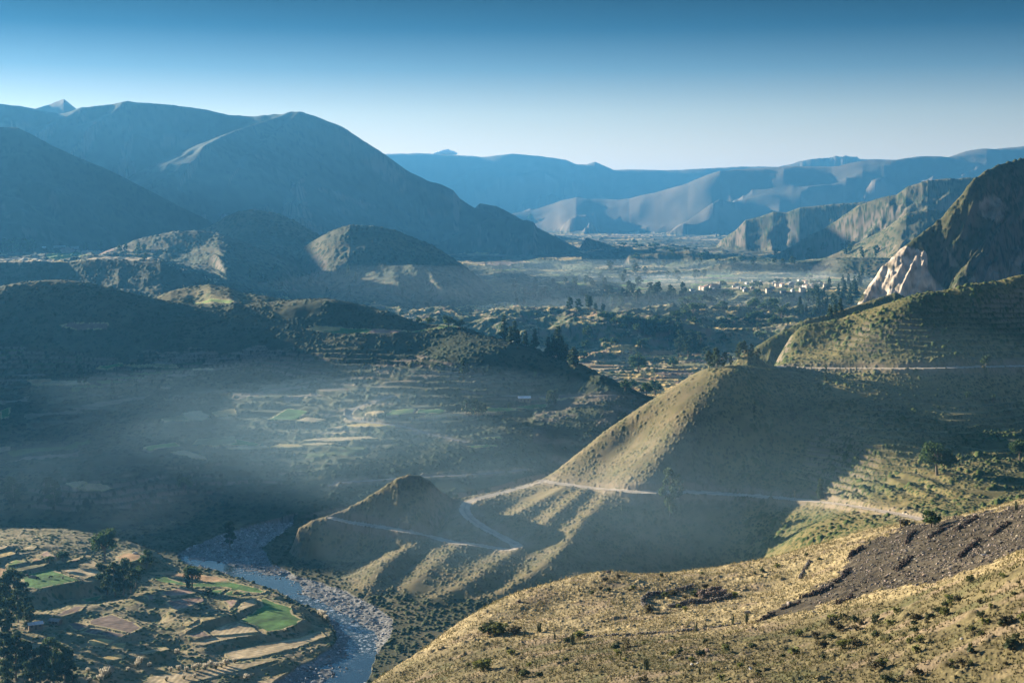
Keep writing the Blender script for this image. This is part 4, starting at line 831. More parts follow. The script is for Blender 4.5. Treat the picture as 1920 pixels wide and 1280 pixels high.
for a in [
 (1256, 971, 80, E, 'tall lone eucalyptus on the shaded slope, crossing the dirt road', .8), (1275, 938, 44, E, 'shorter pale eucalyptus just above the tall lone one by the dirt road', .9),
 (1538, 935, 38, SL, 'small pointed tree above the dirt road on the right slope', 1.5), (1757, 890, 52, B, 'large round pale green tree among the terrace walls on the right slope', 1.2), (1746, 989, 28, B, 'bright green round tree where the dirt road meets the burnt strip', 1.3),
 (1848, 690, 22, B, 'small tree beside the upper road on the right hill', .8), (1548, 714, 26, SL, 'narrow tree on the shrubby slope just under the upper road', .9), (1486, 786, 22, SL, 'thin tree with three upright tips on the dark right slope', 1.6), (1414, 774, 20, SL, 'leaning thin tree low on the dark slope below the pass', 1),
 (1815, 750, 14, B, 'left small tree of two on the dark upper terraces', .9), (1862, 757, 15, B, 'right small tree of two on the dark upper terraces', .9), (1912, 862, 34, B, 'leafy tree at the far right end of the terraces', 1),
 (945, 634, 42, SL, 'tall dark eucalyptus at the left end of the ridge row', 1.6), (1003, 652, 34, SL, 'dark tree standing alone in the middle of the ridge row', 1.7), (1028, 662, 30, SL, 'small tree left of the biggest ridge clump', 1.7), (1046, 671, 52, SL, 'tallest eucalyptus in the clump on the ridge', 1.8),
 (1081, 684, 26, SL, 'slim last tree at the right end of the ridge row', 1.3), (868, 700, 25, SL, 'slim tree in the middle of the shadowed terraced slope', 1.4), (876, 700, 20, SL, 'shorter slim companion tree in the middle of the shadowed slope', 1.2),
 (1028, 762, 27, E, 'tree at the right end of the green shelf field', .9), (1039, 761, 27, E, 'second tree at the right end of the green shelf field', .9),
 (150, 720, 25, E, 'left tree of a pair beside the small bare field on the left slope', 1), (159, 722, 23, E, 'right tree of a pair beside the small bare field on the left slope', 1), (211, 747, 29, SL, 'pale slim tree below the small bare field on the left slope', 1.3),
 (26, 950, 48, E, 'hazy tree at the left edge above the farm plots', 1.3), (104, 956, 54, E, 'hazy tree left of the bright sunlit patch on the slope', 1.3), (345, 925, 34, B, 'dim round tree on the shaded slope above the river', 1), (431, 1028, 44, E, 'tree standing on the far bank of the river bed', 1.1),
 (196, 1052, 54, B, 'broad tree at the foot of the shaded slope behind the farm plots', .95), (360, 1101, 38, B, 'dark tree in the green strip field near the river', .9), (352, 1101, 36, SL, 'slim tree close beside the dark tree in the green strip field', 1), (275, 1064, 28, B, 'tree beside the orange threshing ground', .9),
 (200, 1114, 50, E, 'left tree of the big clump between the farm plots', 1.1), (216, 1118, 60, E, 'tallest tree of the big clump between the farm plots', 1.1), (232, 1116, 60, E, 'dense tree in the middle of the big clump between the farm plots', 1.1), (246, 1112, 50, E, 'right tree of the big clump between the farm plots', 1.1), (256, 1102, 36, B, 'low tree on the right side of the big clump between the farm plots', 1),
 (118, 1052, 17, B, 'small round tree between the upper farm plots', 1.4), (92, 1054, 12, B, 'small dark shrub like tree on the wall of the upper farm plots', 1.4), (392, 1118, 14, B, 'round bush like tree below the green strip field', 1.3)]:
    plant(*a[:4], 'eucalyptus_tree' if a[3] != B else 'broad_tree', a[4], wide=a[5])
for i, (x_, y_, h_) in enumerate([(8, 1150, 78), (28, 1148, 84), (44, 1152, 66), (18, 1180, 60), (52, 1180, 42), (58, 1168, 38), (-10, 1190, 90), (12, 1200, 60), (34, 1166, 62)]):
    plant(x_, y_, h_ * .85, E, 'eucalyptus_tree', 'dark eucalyptus in the thicket at the left edge beside the green pasture', group='thicket at the left edge', wide=1.1)
for i, (x_, y_, h_) in enumerate([(8, 1272, 90), (30, 1275, 98), (52, 1285, 88), (76, 1288, 84), (100, 1282, 92), (122, 1290, 76), (16, 1300, 70), (90, 1305, 60), (138, 1296, 56), (64, 1306, 70), (112, 1262, 60)]):
    plant(x_, y_, h_ * .85, E, 'eucalyptus_tree', 'dark eucalyptus in the grove filling the bottom left corner', group='grove in the bottom left corner', wide=1.1)
def cluster(pts, kind, label, group, wide=1.2):
    for x_, y_, h_ in pts: plant(x_, y_, h_, kind, 'eucalyptus_tree' if kind != B else 'broad_tree', label, group=group, wide=wide)
def scatter(poly, n, hmin, hmax, kind, label, group, wide=1.3, seed=1):
    rs = np.random.default_rng(seed); xs = [p[0] for p in poly]; ys = [p[1] for p in poly]; k = 0; g_ = 0
    while k < n and g_ < n * 30:
        g_ += 1; x_ = rs.uniform(min(xs), max(xs)); y_ = rs.uniform(min(ys), max(ys))
        if inpoly(np.array([x_]), np.array([y_]), poly)[0]:
            plant(x_, y_, rs.uniform(hmin, hmax), kind, 'eucalyptus_tree' if kind != B else 'broad_tree', label, group=group, wide=wide * rs.uniform(.8, 1.25)); k += 1
cluster([(957, 635, 26), (965, 638, 34), (972, 640, 24), (985, 643, 26)], SL, 'tree in the close group right of the ridge row\'s left end', 'ridge row left group', 1.8)
cluster([(1038, 668, 34), (1054, 675, 38), (1062, 678, 28), (1070, 681, 24), (1075, 684, 30)], SL, 'tree crowding beside the tallest eucalyptus on the ridge', 'ridge row right clump', 1.9)
cluster([(785, 607, 12), (806, 610, 14), (841, 614, 20), (862, 617, 16)], B, 'small tree on the lit field edge along the ridge top', 'trees on the ridge top field')
cluster([(874, 776, 24), (884, 778, 22), (893, 777, 26), (902, 778, 22), (909, 776, 18)], E, 'tree in the short row in front of the green shelf field', 'row before the shelf field')
cluster([(1272, 668, 34), (1284, 664, 38), (1298, 662, 36), (1312, 660, 34), (1326, 658, 30), (1290, 672, 30), (1336, 668, 22)], E, 'dark tree in the clump above the golden terrace fields', 'clump above the golden terraces', 1.3)
cluster([(1197, 700, 34), (1188, 730, 16), (1172, 733, 20), (1228, 740, 26), (1212, 742, 22), (1262, 690, 18)], B, 'round tree standing among the golden terrace fields', 'trees in the golden terraces', 1)
cluster([(1330, 690, 30), (1344, 686, 34), (1356, 690, 26), (1384, 672, 28), (1396, 668, 26), (1408, 672, 24), (1420, 676, 20), (1370, 682, 18)], E, 'tree on the pass where the ridge meets the road', 'trees on the pass', .95)
scatter([(1065, 585), (1090, 560), (1160, 548), (1240, 545), (1300, 540), (1290, 560), (1200, 572), (1120, 590)], 44, 11, 22, E, 'dark tree on the wooded mounds left of the village', 'wood on the mounds', seed=3)
scatter([(1490, 590), (1520, 550), (1570, 530), (1625, 525), (1600, 570), (1560, 600)], 52, 14, 22, SL, 'tree in the eucalyptus wood right of the village', 'wood right of the village', 1.6, seed=4)
scatter([(1290, 560), (1480, 560), (1500, 600), (1440, 640), (1330, 640), (1180, 660), (1050, 650), (1100, 600), (1250, 600)], 110, 8, 17, B, 'small tree scattered over the scrubby benches below the village', 'trees on the benches', seed=5)
scatter([(1310, 545), (1420, 520), (1560, 520), (1560, 530), (1480, 556), (1330, 556)], 16, 6, 11, B, 'small tree among the village houses', 'village trees', seed=6)
scatter([(1300, 495), (1450, 470), (1640, 455), (1660, 480), (1500, 495), (1380, 500)], 30, 7, 13, E, 'hazy tree on the bench behind the village', 'trees behind the village', 1.5, seed=7)
scatter([(0, 478), (0, 462), (60, 460), (78, 472), (60, 480)], 16, 12, 22, E, 'dark tree in the grove left of the white house', 'grove left of the white house', 1.4, seed=8)
scatter([(140, 470), (250, 462), (290, 475), (270, 490), (255, 478), (160, 468)], 10, 8, 14, E, 'hazy tree behind the fields on the left plain', 'trees behind the left plain', 1.4, seed=9)
scatter([(420, 530), (500, 510), (640, 505), (700, 520), (660, 560), (520, 550)], 22, 8, 18, SL, 'hazy tree on the shaded ground below the left domes', 'trees below the left domes', 1.5, seed=10)
scatter([(950, 560), (1060, 540), (1090, 560), (980, 580)], 10, 8, 14, E, 'hazy tree at the foot of the dark mountain', 'trees at the mountain foot', 1.4, seed=11)
scatter([(960, 545), (1130, 500), (1330, 500), (1330, 530), (1180, 540), (1000, 565)], 34, 9, 17, E, 'hazy tree on the mounds between the dark mountain and the village', 'trees on the far mounds', 1.5, seed=14)
scatter([(1100, 490), (1180, 455), (1340, 455), (1360, 480), (1180, 500)], 22, 5, 9, B, 'tiny tree on the hazy far valley floor', 'trees on the far valley floor', 1.6, seed=15)
plant(994, 413, 10, B, 'broad_tree', 'lone tree silhouetted on the ledge under the far ridge', wide=1.2)

# ---- bushes
rs_ = np.random.default_rng(12)
def bush_scatter(poly, n, hmin, hmax, label, group, seed, wide=1.2):
    rs = np.random.default_rng(seed); xs = [p[0] for p in poly]; ys = [p[1] for p in poly]; k = 0
    for _ in range(n * 20):
        if k >= n: break
        x_ = rs.uniform(min(xs), max(xs)); y_ = rs.uniform(min(ys), max(ys))
        if inpoly(np.array([x_]), np.array([y_]), poly)[0] and fbm(np.array([x_ / 60]), np.array([y_ / 45]), 2, seed)[0] > -.12:
            plant(x_, y_, rs.uniform(hmin, hmax), 'bush', 'shrub', label, 'shrub', group, wide=wide * rs.uniform(.8, 1.3)); k += 1
bush_scatter([(800, 1262), (960, 1205), (1300, 1200), (1420, 1180), (1440, 1280), (790, 1280)], 30, 6, 14, 'olive or brownish shrub on the grassy near slope below the low wall', 'shrubs on the lower near slope', 21)
bush_scatter([(1440, 1190), (1600, 1150), (1760, 1110), (1920, 1060), (1920, 1280), (1440, 1280)], 85, 5, 17, 'olive or yellowish shrub on the grassy slope in the bottom right', 'shrubs in the bottom right', 22)
bush_scatter([(960, 1150), (1130, 1085), (1400, 1070), (1560, 1030), (1500, 1100), (1200, 1165)], 22, 5, 9, 'small shrub on the golden grass shelf', 'shrubs on the grass shelf', 23)
for x_, y_, h_, l_ in [(905, 1258, 24, 'single dark bush near the bottom of the left slope edge'), (917, 1188, 26, 'big dark bush at the left end of the low wall'), (935, 1190, 22, 'dark bush right of the big one at the left end of the low wall'), (966, 1188, 16, 'low green bush beside the low stone wall'), (1084, 1196, 14, 'round dark green bush behind the cactus on the low wall'),
                       (1215, 1146, 14, 'bright green bush at the left opening of the stone enclosure'), (1245, 1118, 10, 'green bush inside the stone enclosure'), (1262, 1115, 11, 'leafy green bush against the back wall of the enclosure'), (1302, 1118, 12, 'pale green bush left of the roofless hut'), (1322, 1102, 9, 'low green bush behind the roofless hut'), (1376, 1118, 9, 'green bush right of the roofless hut'), (1696, 985, 12, 'green bush on the crest beside the burnt strip')]:
    plant(x_, y_, h_, 'bush', 'shrub', l_, 'shrub', wide=1.5)
# pale flowering tufts in the bottom left
def plume_mesh(seed):
    rs = np.random.default_rng(seed); m = MB(); n = 90
    for k in range(n):
        a = rs.random() * 6.28; L = .45 * math.sqrt(rs.random()); h = .55 + .5 * rs.random(); b = np.array([.1 * math.cos(a), .1 * math.sin(a), 0]); e = np.array([L * math.cos(a), L * math.sin(a), h]); w = np.array([-math.sin(a), math.cos(a), 0]) * .045
        m.add([b - w * .4, b + w * .4, e * .7 + w * .5, e * .7 - w * .5], [(0, 1, 2, 3)], (.16, .17, .07)); m.add([e * .7 - w, e * .7 + w, e + w * 1.3, e + [0, 0, .12], e - w * 1.3], [(0, 1, 2, 3, 4)], (.62, .56, .44))
    return m.mesh('plumes')
PL = [plume_mesh(k) for k in range(3)]
for m_ in PL: m_.materials.append(M_GRASS)
for i, (x_, y_, h_) in enumerate([(195, 1272, 18), (205, 1268, 20), (188, 1278, 14), (165, 1260, 9), (262, 1245, 14), (258, 1250, 12), (332, 1226, 10), (320, 1258, 9), (335, 1256, 10), (350, 1258, 9), (364, 1256, 11), (372, 1252, 10), (385, 1254, 11), (395, 1250, 12), (405, 1253, 12), (415, 1250, 10), (424, 1247, 12), (440, 1242, 9), (462, 1275, 12), (312, 1276, 9), (345, 1272, 9), (365, 1270, 8), (280, 1250, 9), (168, 1277, 9), (240, 1258, 8), (600, 1154, 12), (606, 1158, 14), (612, 1162, 10), (535, 1183, 6), (585, 1224, 6)]):
    h3 = hit(x_, y_)
    if h3 is None: continue
    o = link('flowering_tuft', PL[i % 3]); s_ = h_ / F * h3[1]; o.location = h3 - [0, 0, .1]; o.scale = (s_ * 1.2, s_ * 1.2, s_); o.rotation_euler = (0, 0, i * 1.7)
    tagit(o, 'pale flowering tuft on the scrubby banks of the river farm plots', 'shrub', 'pale flowering tufts by the river')

# ---- columnar cacti: each stem a part
def stem_mesh():
    m = MB(); v = []; n = 12; prof = [(0, .75), (.1, .95), (.5, 1), (.85, .95), (.96, .6), (1.0, .12)]
    for h, r in prof:
        for k in range(n): q = r * (1 if k % 2 == 0 else .72); v.append((q * math.cos(k * math.pi / 6), q * math.sin(k * math.pi / 6), h))
    f = [(i * n + k, i * n + (k + 1) % n, (i + 1) * n + (k + 1) % n, (i + 1) * n + k) for i in range(len(prof) - 1) for k in range(n)]; f.append(tuple(range((len(prof) - 1) * n, len(prof) * n)))
    m.add(v, f, (.085, .10, .045)); me = m.mesh('cactus_stem'); me.materials.append(M_CACT); return me
STEM = stem_mesh()
for x_, y_, h_, n_, l_ in [(1012, 1184, 22, 14, 'dense clump of column cactus, leftmost on the low stone wall'), (983, 1193, 18, 9, 'ragged column cactus just left of the dense leftmost clump'), (1040, 1198, 16, 8, 'reddish small column cactus between the two large clumps on the wall'), (1073, 1208, 26, 12, 'tall column cactus clump in front of the low wall'),
                       (1159, 1214, 18, 7, 'thin column cactus by itself below the wall line'), (1305, 1182, 20, 7, 'branched column cactus at the middle of the low stone wall'), (1374, 1170, 20, 8, 'column cactus with one tall stem near the right end of the low wall'), (1400, 1166, 22, 9, 'column cactus with a pale boulder behind it at the right end of the wall'),
                       (1212, 1254, 26, 12, 'large column cactus low on the near slope at the bottom'), (1312, 1262, 16, 9, 'squat column cactus clump near the bottom centre'), (1631, 1020, 14, 6, 'small column cactus on the edge of the burnt strip'), (1905, 955, 20, 9, 'column cactus clump on the crest at the far right'), (1430, 1066, 10, 5, 'tiny column cactus on the crest of the grass shelf')]:
    h3 = hit(x_, y_)
    if h3 is None: continue
    H = h_ / F * h3[1]; o = tagit(empty('column_cactus', h3 - [0, 0, .08], rng.random() * 6), l_, 'cactus')
    for k in range(n_):
        c = link('stem', STEM, parent=o); a = k * 2.4; r_ = .09 * math.sqrt(k) * (H / 2.2); c.location = (r_ * math.cos(a), r_ * math.sin(a), 0); hh = H * (1 - .11 * math.sqrt(k) * rng.random() - .15 * rng.random()); c.scale = (.075 * H / 2, .075 * H / 2, hh); c.rotation_euler = (-math.sin(a) * .035 * math.sqrt(k) * 1.2, math.cos(a) * .035 * math.sqrt(k) * 1.2, a)

# ---- stones, walls, ruin
PHI = (1 + 5 ** .5) / 2
ICO_V = np.array([(-1, PHI, 0), (1, PHI, 0), (-1, -PHI, 0), (1, -PHI, 0), (0, -1, PHI), (0, 1, PHI), (0, -1, -PHI), (0, 1, -PHI), (PHI, 0, -1), (PHI, 0, 1), (-PHI, 0, -1), (-PHI, 0, 1)]) / math.sqrt(1 + PHI * PHI)
ICO_F = np.array([(0, 11, 5), (0, 5, 1), (0, 1, 7), (0, 7, 10), (0, 10, 11), (1, 5, 9), (5, 11, 4), (11, 10, 2), (10, 7, 6), (7, 1, 8), (3, 9, 4), (3, 4, 2), (3, 2, 6), (3, 6, 8), (3, 8, 9), (4, 9, 5), (2, 4, 11), (6, 2, 10), (8, 6, 7), (9, 8, 1)])
def rocks_mesh(name, pos, size, col, rs, flat=.7):
    n = len(pos); v = ICO_V[None] * (1 + rs.uniform(-.28, .28, (n, 12, 1))) * (size[:, None, None] * .5) * np.stack([rs.uniform(.8, 1.35, n), rs.uniform(.8, 1.35, n), rs.uniform(flat * .75, flat * 1.2, n)], -1)[:, None]
    t = rs.random(n) * 6.28; c, s_ = np.cos(t)[:, None], np.sin(t)[:, None]; x = v[..., 0] * c - v[..., 1] * s_; y = v[..., 0] * s_ + v[..., 1] * c; v = np.stack([x, y, v[..., 2]], -1) + pos[:, None]
    f = (ICO_F[None] + (np.arange(n) * 12)[:, None, None]).reshape(-1, 3)
    me = mesh_np(name, v.reshape(-1, 3), f, np.repeat(col, 12, 0), smooth=False); me.materials.append(M_STONE); return me
def stone_wall(pts, h, label, tone=(.19, .165, .14), thick=.55, name='stone_wall', parent=None, cat='wall', ragged=.5, seed=1, world=False):
    rs = np.random.default_rng(seed); w = [np.array(p) if world else hit(*p) for p in pts]; w = [p for p in w if p is not None]; pos = []; size = []
    for a, b in zip(w[:-1], w[1:]):
        L = np.linalg.norm((b - a)[:2]); n = max(2, int(L / .34)); nd = np.array([-(b - a)[1], (b - a)[0]]) / (L + 1e-6)
        for i in range(n):
            p = a + (b - a) * (i + rs.random() * .6) / n; gz = ground(p[0], p[1]); top = h * (1 - ragged * (.5 + .9 * fbm(np.array([p[0] / 2.5]), np.array([p[1] / 2.5]), 2, seed)[0]))
            for k in range(max(1, int(top / .27))):
                for sd in (-1, 1):
                    q = sd * thick * .28 + rs.normal(0, .06); pos.append((p[0] + nd[0] * q + rs.normal(0, .07), p[1] + nd[1] * q + rs.normal(0, .07), gz + .06 + k * .27)); size.append(rs.uniform(.32, .56))
    pos = np.array(pos); col = np.array(tone)[None] * rs.uniform(.55, 1.5, (len(pos), 1)) * (1 + rs.uniform(-.06, .06, (len(pos), 3)))
    org = pos.mean(0); me = rocks_mesh(name, pos - org, np.array(size), col, rs); o = link(name, me, parent=parent)
    if parent is not None: o.location = org - np.array(parent.location)
    else: o.location = org; tagit(o, label, cat)
    return o
stone_wall([(1216, 1142), (1204, 1134), (1206, 1122), (1222, 1117), (1246, 1114), (1272, 1109), (1300, 1100)], 1.5, 'rough stone wall curving round the back of the small enclosure', seed=3)
stone_wall([(1254, 1138), (1275, 1135), (1300, 1130), (1330, 1128), (1372, 1121)], 1.5, 'straight rough stone wall along the front of the small enclosure', seed=4)
hut = tagit(empty('roofless_hut', hit(1334, 1118)), 'ruined roofless stone hut beside the small enclosure', 'hut')
hb = np.array(hut.location); ca, sa = math.cos(.12), math.sin(.12)
cs = [hb + np.array([ca * a - sa * b, sa * a + ca * b, 0]) for a, b in [(-2.7, -1.6), (2.7, -1.6), (2.7, 2.0), (-2.7, 2.0)]]
for k in range(4): stone_wall([cs[k], cs[(k + 1) % 4]], 1.9 if k != 2 else 2.3, None, (.21, .16, .13), .5, 'wall', hut, seed=10 + k, ragged=.3, world=True)
stone_wall([(1100, 1192), (1150, 1191), (1200, 1188), (1250, 1184), (1310, 1180), (1350, 1174), (1390, 1168)], .75, 'long low line of stones with cacti along the foot of the grass shelf', ragged=.8, seed=6)
stone_wall([(1500, 1085), (1510, 1065), (1518, 1052)], .9, 'short stone line climbing the grass shelf left of the burnt strip', ragged=.6, seed=8)
for k, (pts, l_) in enumerate([([(1420, 1166), (1436, 1160), (1452, 1152)], 'lowest dark stone terrace wall at the left tip of the burnt strip'), ([(1462, 1143), (1482, 1136), (1500, 1130)], 'dark terrace wall with a pale heap just above the lowest one'), ([(1500, 1122), (1530, 1114), (1562, 1100)], 'long dark terrace wall on the left part of the burnt strip'),
                          ([(1566, 1094), (1580, 1084), (1594, 1068)], 'steep dark terrace wall left of the burnt strip centre'), ([(1570, 1132), (1585, 1126), (1600, 1120)], 'small reddish wall on the lower edge of the burnt strip'), ([(1682, 1070), (1695, 1058), (1710, 1044)], 'dark wall slanting across the middle of the burnt strip'),
                          ([(1798, 1046), (1816, 1032), (1836, 1014)], 'large dark wall right of the burnt strip centre'), ([(1858, 1006), (1874, 994), (1892, 980)], 'dark wall near the right edge of the burnt strip'), ([(1742, 1010), (1760, 998), (1782, 986)], 'dark wall along the upper part of the burnt strip'),
                          ([(1792, 996), (1810, 984), (1832, 971)], 'dark wall at the top of the burnt strip towards the right'), ([(1700, 1020), (1704, 1008), (1716, 997)], 'short hooked wall at the top of the burnt strip'), ([(1592, 1044), (1602, 1036), (1618, 1028)], 'dark stones edging the upper left of the burnt strip')]):
    stone_wall(pts, 1.25, l_, (.085, .064, .052), .8, seed=30 + k, ragged=.6)
# loose stones
rs = np.random.default_rng(40)
x = rs.uniform(60, 150, 60000); y = rs.uniform(200, 380, 60000); gz, i_, j_ = ground_v(x, y); k = (STRIPG[i_, j_] > .5) & (rs.random(len(x)) < .75); k = np.nonzero(k)[0][:9000]
col = np.array([.12, .10, .08])[None] * rs.uniform(.2, 3.0, (len(k), 1)) * (1 + rs.uniform(-.05, .05, (len(k), 3)))
o = link('rubble', rocks_mesh('rubble', np.stack([x[k], y[k], gz[k] + .03], -1), (.14 + .75 * rs.random(len(k)) ** 5), col, rs)); o['kind'] = 'stuff'; o['label'] = 'loose dark stones strewn over the burnt strip'
for x_, y_, s_, t_, l_ in [(1325, 1221, 15, (.30, .22, .17), 'reddish boulder on the near slope below the low wall'), (1212, 1140, 9, (.42, .40, .36), 'pale upright stone at the opening of the enclosure'), (1403, 1150, 12, (.30, .26, .21), 'pale round boulder behind the column cactus'), (1480, 1134, 12, (.36, .31, .27), 'pale heap like boulder on the dark terrace wall'),
                       (1297, 1246, 7, (.55, .52, .46), 'small white stone, left of two near the bottom centre'), (1308, 1244, 6, (.55, .52, .46), 'small white stone, right of two near the bottom centre'), (1407, 1254, 8, (.52, .49, .44), 'white stone low on the slope right of the bottom centre'), (1256, 1238, 6, (.5, .47, .42), 'slim white stone left of the pair near the bottom'),
                       (1526, 1148, 7, (.45, .40, .34), 'pale stone at the grassy foot of the burnt strip'), (1803, 1198, 6, (.6, .58, .53), 'white stone alone on the grassy slope at right'), (1845, 1042, 10, (.50, .46, .42), 'white block on the lower edge of the burnt strip at right'), (1733, 1080, 9, (.40, .30, .22), 'tan boulder on the lower edge of the burnt strip'), (973, 1128, 10, (.16, .13, .10), 'dark boulder on the crest edge at the left'), (1140, 1074, 9, (.18, .15, .12), 'dark rock on the highest point of the left crest')]:
    h3 = hit(x_, y_)
    if h3 is None: continue
    s3 = s_ / F * h3[1]; r2 = np.random.default_rng(int(x_)); me = rocks_mesh('boulder', np.zeros((1, 3)), np.array([s3]), np.array([t_]), r2, .85)
    o = link('boulder', me); o.location = h3 + [0, 0, s3 * .2]; tagit(o, l_, 'rock')
# river stones
rs = np.random.default_rng(41); bx = np.array(bed); n = 30000
x = rs.uniform(bx[:, 0].min(), bx[:, 0].max(), n); y = rs.uniform(bx[:, 1].min(), bx[:, 1].max(), n); ok = inpoly(x, y, bed); x, y = x[ok], y[ok]; gz, i_, j_ = ground_v(x, y)
ok = (gz > -.75) & (gz < 2); x, y, gz = x[ok][:4200], y[ok][:4200], gz[ok][:4200]; n = len(x); size = .3 + 1.5 * rs.random(n) ** 5
pos = np.stack([x, y, gz + size * .08], -1); col = np.array([.23, .22, .21])[None] * rs.uniform(.3, 2.6, (n, 1)); order = np.argsort(-size); big, rest = order[:230], order[230:]
RK = [rocks_mesh('river_boulder', np.zeros((1, 3)), np.array([1.0]), np.array([(.30 * t, .29 * t, .28 * t)]), np.random.default_rng(60 + q), .75) for q, t in enumerate((.6, .9, 1.2, 1.6, .75))]
for k in big:
    o = link('river_boulder', RK[int(rs.integers(0, 5))]); o.location = pos[k]; s3 = size[k] * 1.15; o.scale = (s3, s3, s3); o.rotation_euler = (0, 0, rs.random() * 6)
    tagit(o, 'grey boulder lying in the stony river bed', 'rock', 'boulders in the river bed')
o = link('river_cobbles', rocks_mesh('river_cobbles', pos[rest], size[rest], col[rest], rs)); o['kind'] = 'stuff'; o['label'] = 'grey cobbles covering the river bed'

# ---- water
xs = np.arange(bx[:, 0].min() - 5, bx[:, 0].max() + 5, .8); ys = np.arange(bx[:, 1].min() - 5, bx[:, 1].max() + 5, .8)
gx, gy = np.meshgrid(xs, ys, indexing='ij'); wz = .05 * fbm(gx / 3, gy / 3, 3, 301) * np.clip(fbm(gx / 30, gy / 30, 2, 302) + .6, 0, 1.2)
for a, b, r3 in [(505, 1093, 15), (690, 1245, 16), (665, 1270, 12), (540, 1104, 9)]:
    c = PZ(a, b, 0); wz *= 1 - np.exp(-((gx - c[0]) ** 2 + (gy - c[1]) ** 2) / r3 ** 2)
id2 = np.arange(gx.size).reshape(gx.shape); inw = inpoly(gx, gy, bed) | (polydist(gx, gy, bed, True) < 3)
q4 = np.stack([id2[:-1, :-1], id2[1:, :-1], id2[1:, 1:], id2[:-1, 1:]], -1)[inw[:-1, :-1]]
u, inv = np.unique(q4, return_inverse=True)
rap = np.clip(.55 + 1.3 * fbm(gx / 22, gy / 22, 3, 305), 0, 1)
for a, b, r3 in [(505, 1093, 17), (465, 1083, 10), (690, 1245, 18), (665, 1272, 14), (540, 1104, 11), (620, 1300, 14)]:
    c = PZ(a, b, 0); rap *= 1 - np.exp(-((gx - c[0]) ** 2 + (gy - c[1]) ** 2) / r3 ** 2)
for a, b, r3 in [(575, 1128, 9), (615, 1148, 12), (655, 1172, 12), (683, 1196, 12), (676, 1214, 9)]:  # rapids, with sun glints put in as extra white foam
    c = PZ(a, b, 0); rap = np.maximum(rap, 1.35 * np.exp(-((gx - c[0]) ** 2 + (gy - c[1]) ** 2) / r3 ** 2))
rap *= .15 + .85 * (1 - sstep(745, 800, gy))
rap = np.repeat(rap.reshape(-1, 1), 3, 1)
o = link('river', mesh_np('river', np.stack([gx, gy, wz - .12], -1).reshape(-1, 3)[u], inv.reshape(-1, 4), rap[u])); o['kind'] = 'structure'
m = bpy.data.materials.new('river_water'); m.use_nodes = True; n = m.node_tree; b = n.nodes['Principled BSDF']; b.inputs['Base Color'].default_value = (.035, .055, .06, 1); b.inputs['Roughness'].default_value = .07; b.inputs['IOR'].default_value = 1.33; b.inputs['Specular IOR Level'].default_value = .6
tcx = n.nodes.new('ShaderNodeTexCoord'); t = n.nodes.new('ShaderNodeTexNoise'); t.inputs['Scale'].default_value = .55; t.inputs['Detail'].default_value = 6; t.inputs['Roughness'].default_value = .65; bp = n.nodes.new('ShaderNodeBump'); bp.inputs['Strength'].default_value = .55; bp.inputs['Distance'].default_value = .5
n.links.new(tcx.outputs['Object'], t.inputs['Vector']); n.links.new(t.outputs['Fac'], bp.inputs['Height']); n.links.new(bp.outputs[0], b.inputs['Normal']); o.data.materials.append(m)
# foam in the rapids: white broken water, with sun glints put into its colour
f1 = n.nodes.new('ShaderNodeTexNoise'); f1.inputs['Scale'].default_value = .42; f1.inputs['Detail'].default_value = 9; f1.inputs['Roughness'].default_value = .75; n.links.new(tcx.outputs['Object'], f1.inputs['Vector'])
f2 = n.nodes.new('ShaderNodeMapRange'); f2.inputs['From Min'].default_value = .53; f2.inputs['From Max'].default_value = .60; n.links.new(f1.outputs['Fac'], f2.inputs['Value'])
f3 = n.nodes.new('ShaderNodeMix'); f3.data_type = 'RGBA'; f3.inputs['A'].default_value = (.035, .055, .06, 1); f3.inputs['B'].default_value = (.75, .78, .78, 1); ra = n.nodes.new('ShaderNodeAttribute'); ra.attribute_name = 'albedo'; fm = n.nodes.new('ShaderNodeMath'); fm.operation = 'MULTIPLY'; n.links.new(f2.outputs[0], fm.inputs[0]); n.links.new(ra.outputs['Fac'], fm.inputs[1]); n.links.new(fm.outputs[0], f3.inputs['Factor'])
bs = n.nodes.new('ShaderNodeMapRange'); bs.inputs['To Min'].default_value = .06; bs.inputs['To Max'].default_value = .6; n.links.new(ra.outputs['Fac'], bs.inputs['Value']); n.links.new(bs.outputs[0], bp.inputs['Strength']); n.links.new(f3.outputs['Result'], b.inputs['Base Color'])

# ---- grass tufts on the near slope
rs = np.random.default_rng(43); n = 110000; x = rs.uniform(-60, 160, n); y = rs.uniform(165, 392, n); gz, i_, j_ = ground_v(x, y)
k = (REG[i_, j_] == REGN.index('foreground_slope')) & (STRIPG[i_, j_] < rs.random(n) * .9 + .05) & (fbm(x / 9, y / 6, 3, 303) > rs.normal(-.12, .22, n)); x, y, gz = x[k], y[k], gz[k]; n = len(x)
nb = 6; a = rs.random((n, nb)) * 6.28; hgt = ((.18 + .30 * rs.random(n) ** 1.5) * np.where(rs.random(n) < .1, 1.9, 1))[:, None] * rs.uniform(.6, 1.1, (n, nb)); out_ = hgt * rs.uniform(.25, .75, (n, nb)); w = rs.uniform(.05, .09, (n, nb))
bp_ = np.stack([x, y, gz - .03], -1)[:, None] + np.zeros((n, nb, 3)); dx = np.cos(a); dy = np.sin(a); tip = bp_ + np.stack([dx * out_, dy * out_, hgt], -1); sd = np.stack([-dy * w, dx * w, 0 * w], -1)
v = np.stack([bp_ - sd, bp_ + sd, tip + sd * .3, tip - sd * .3], 2).reshape(-1, 3)
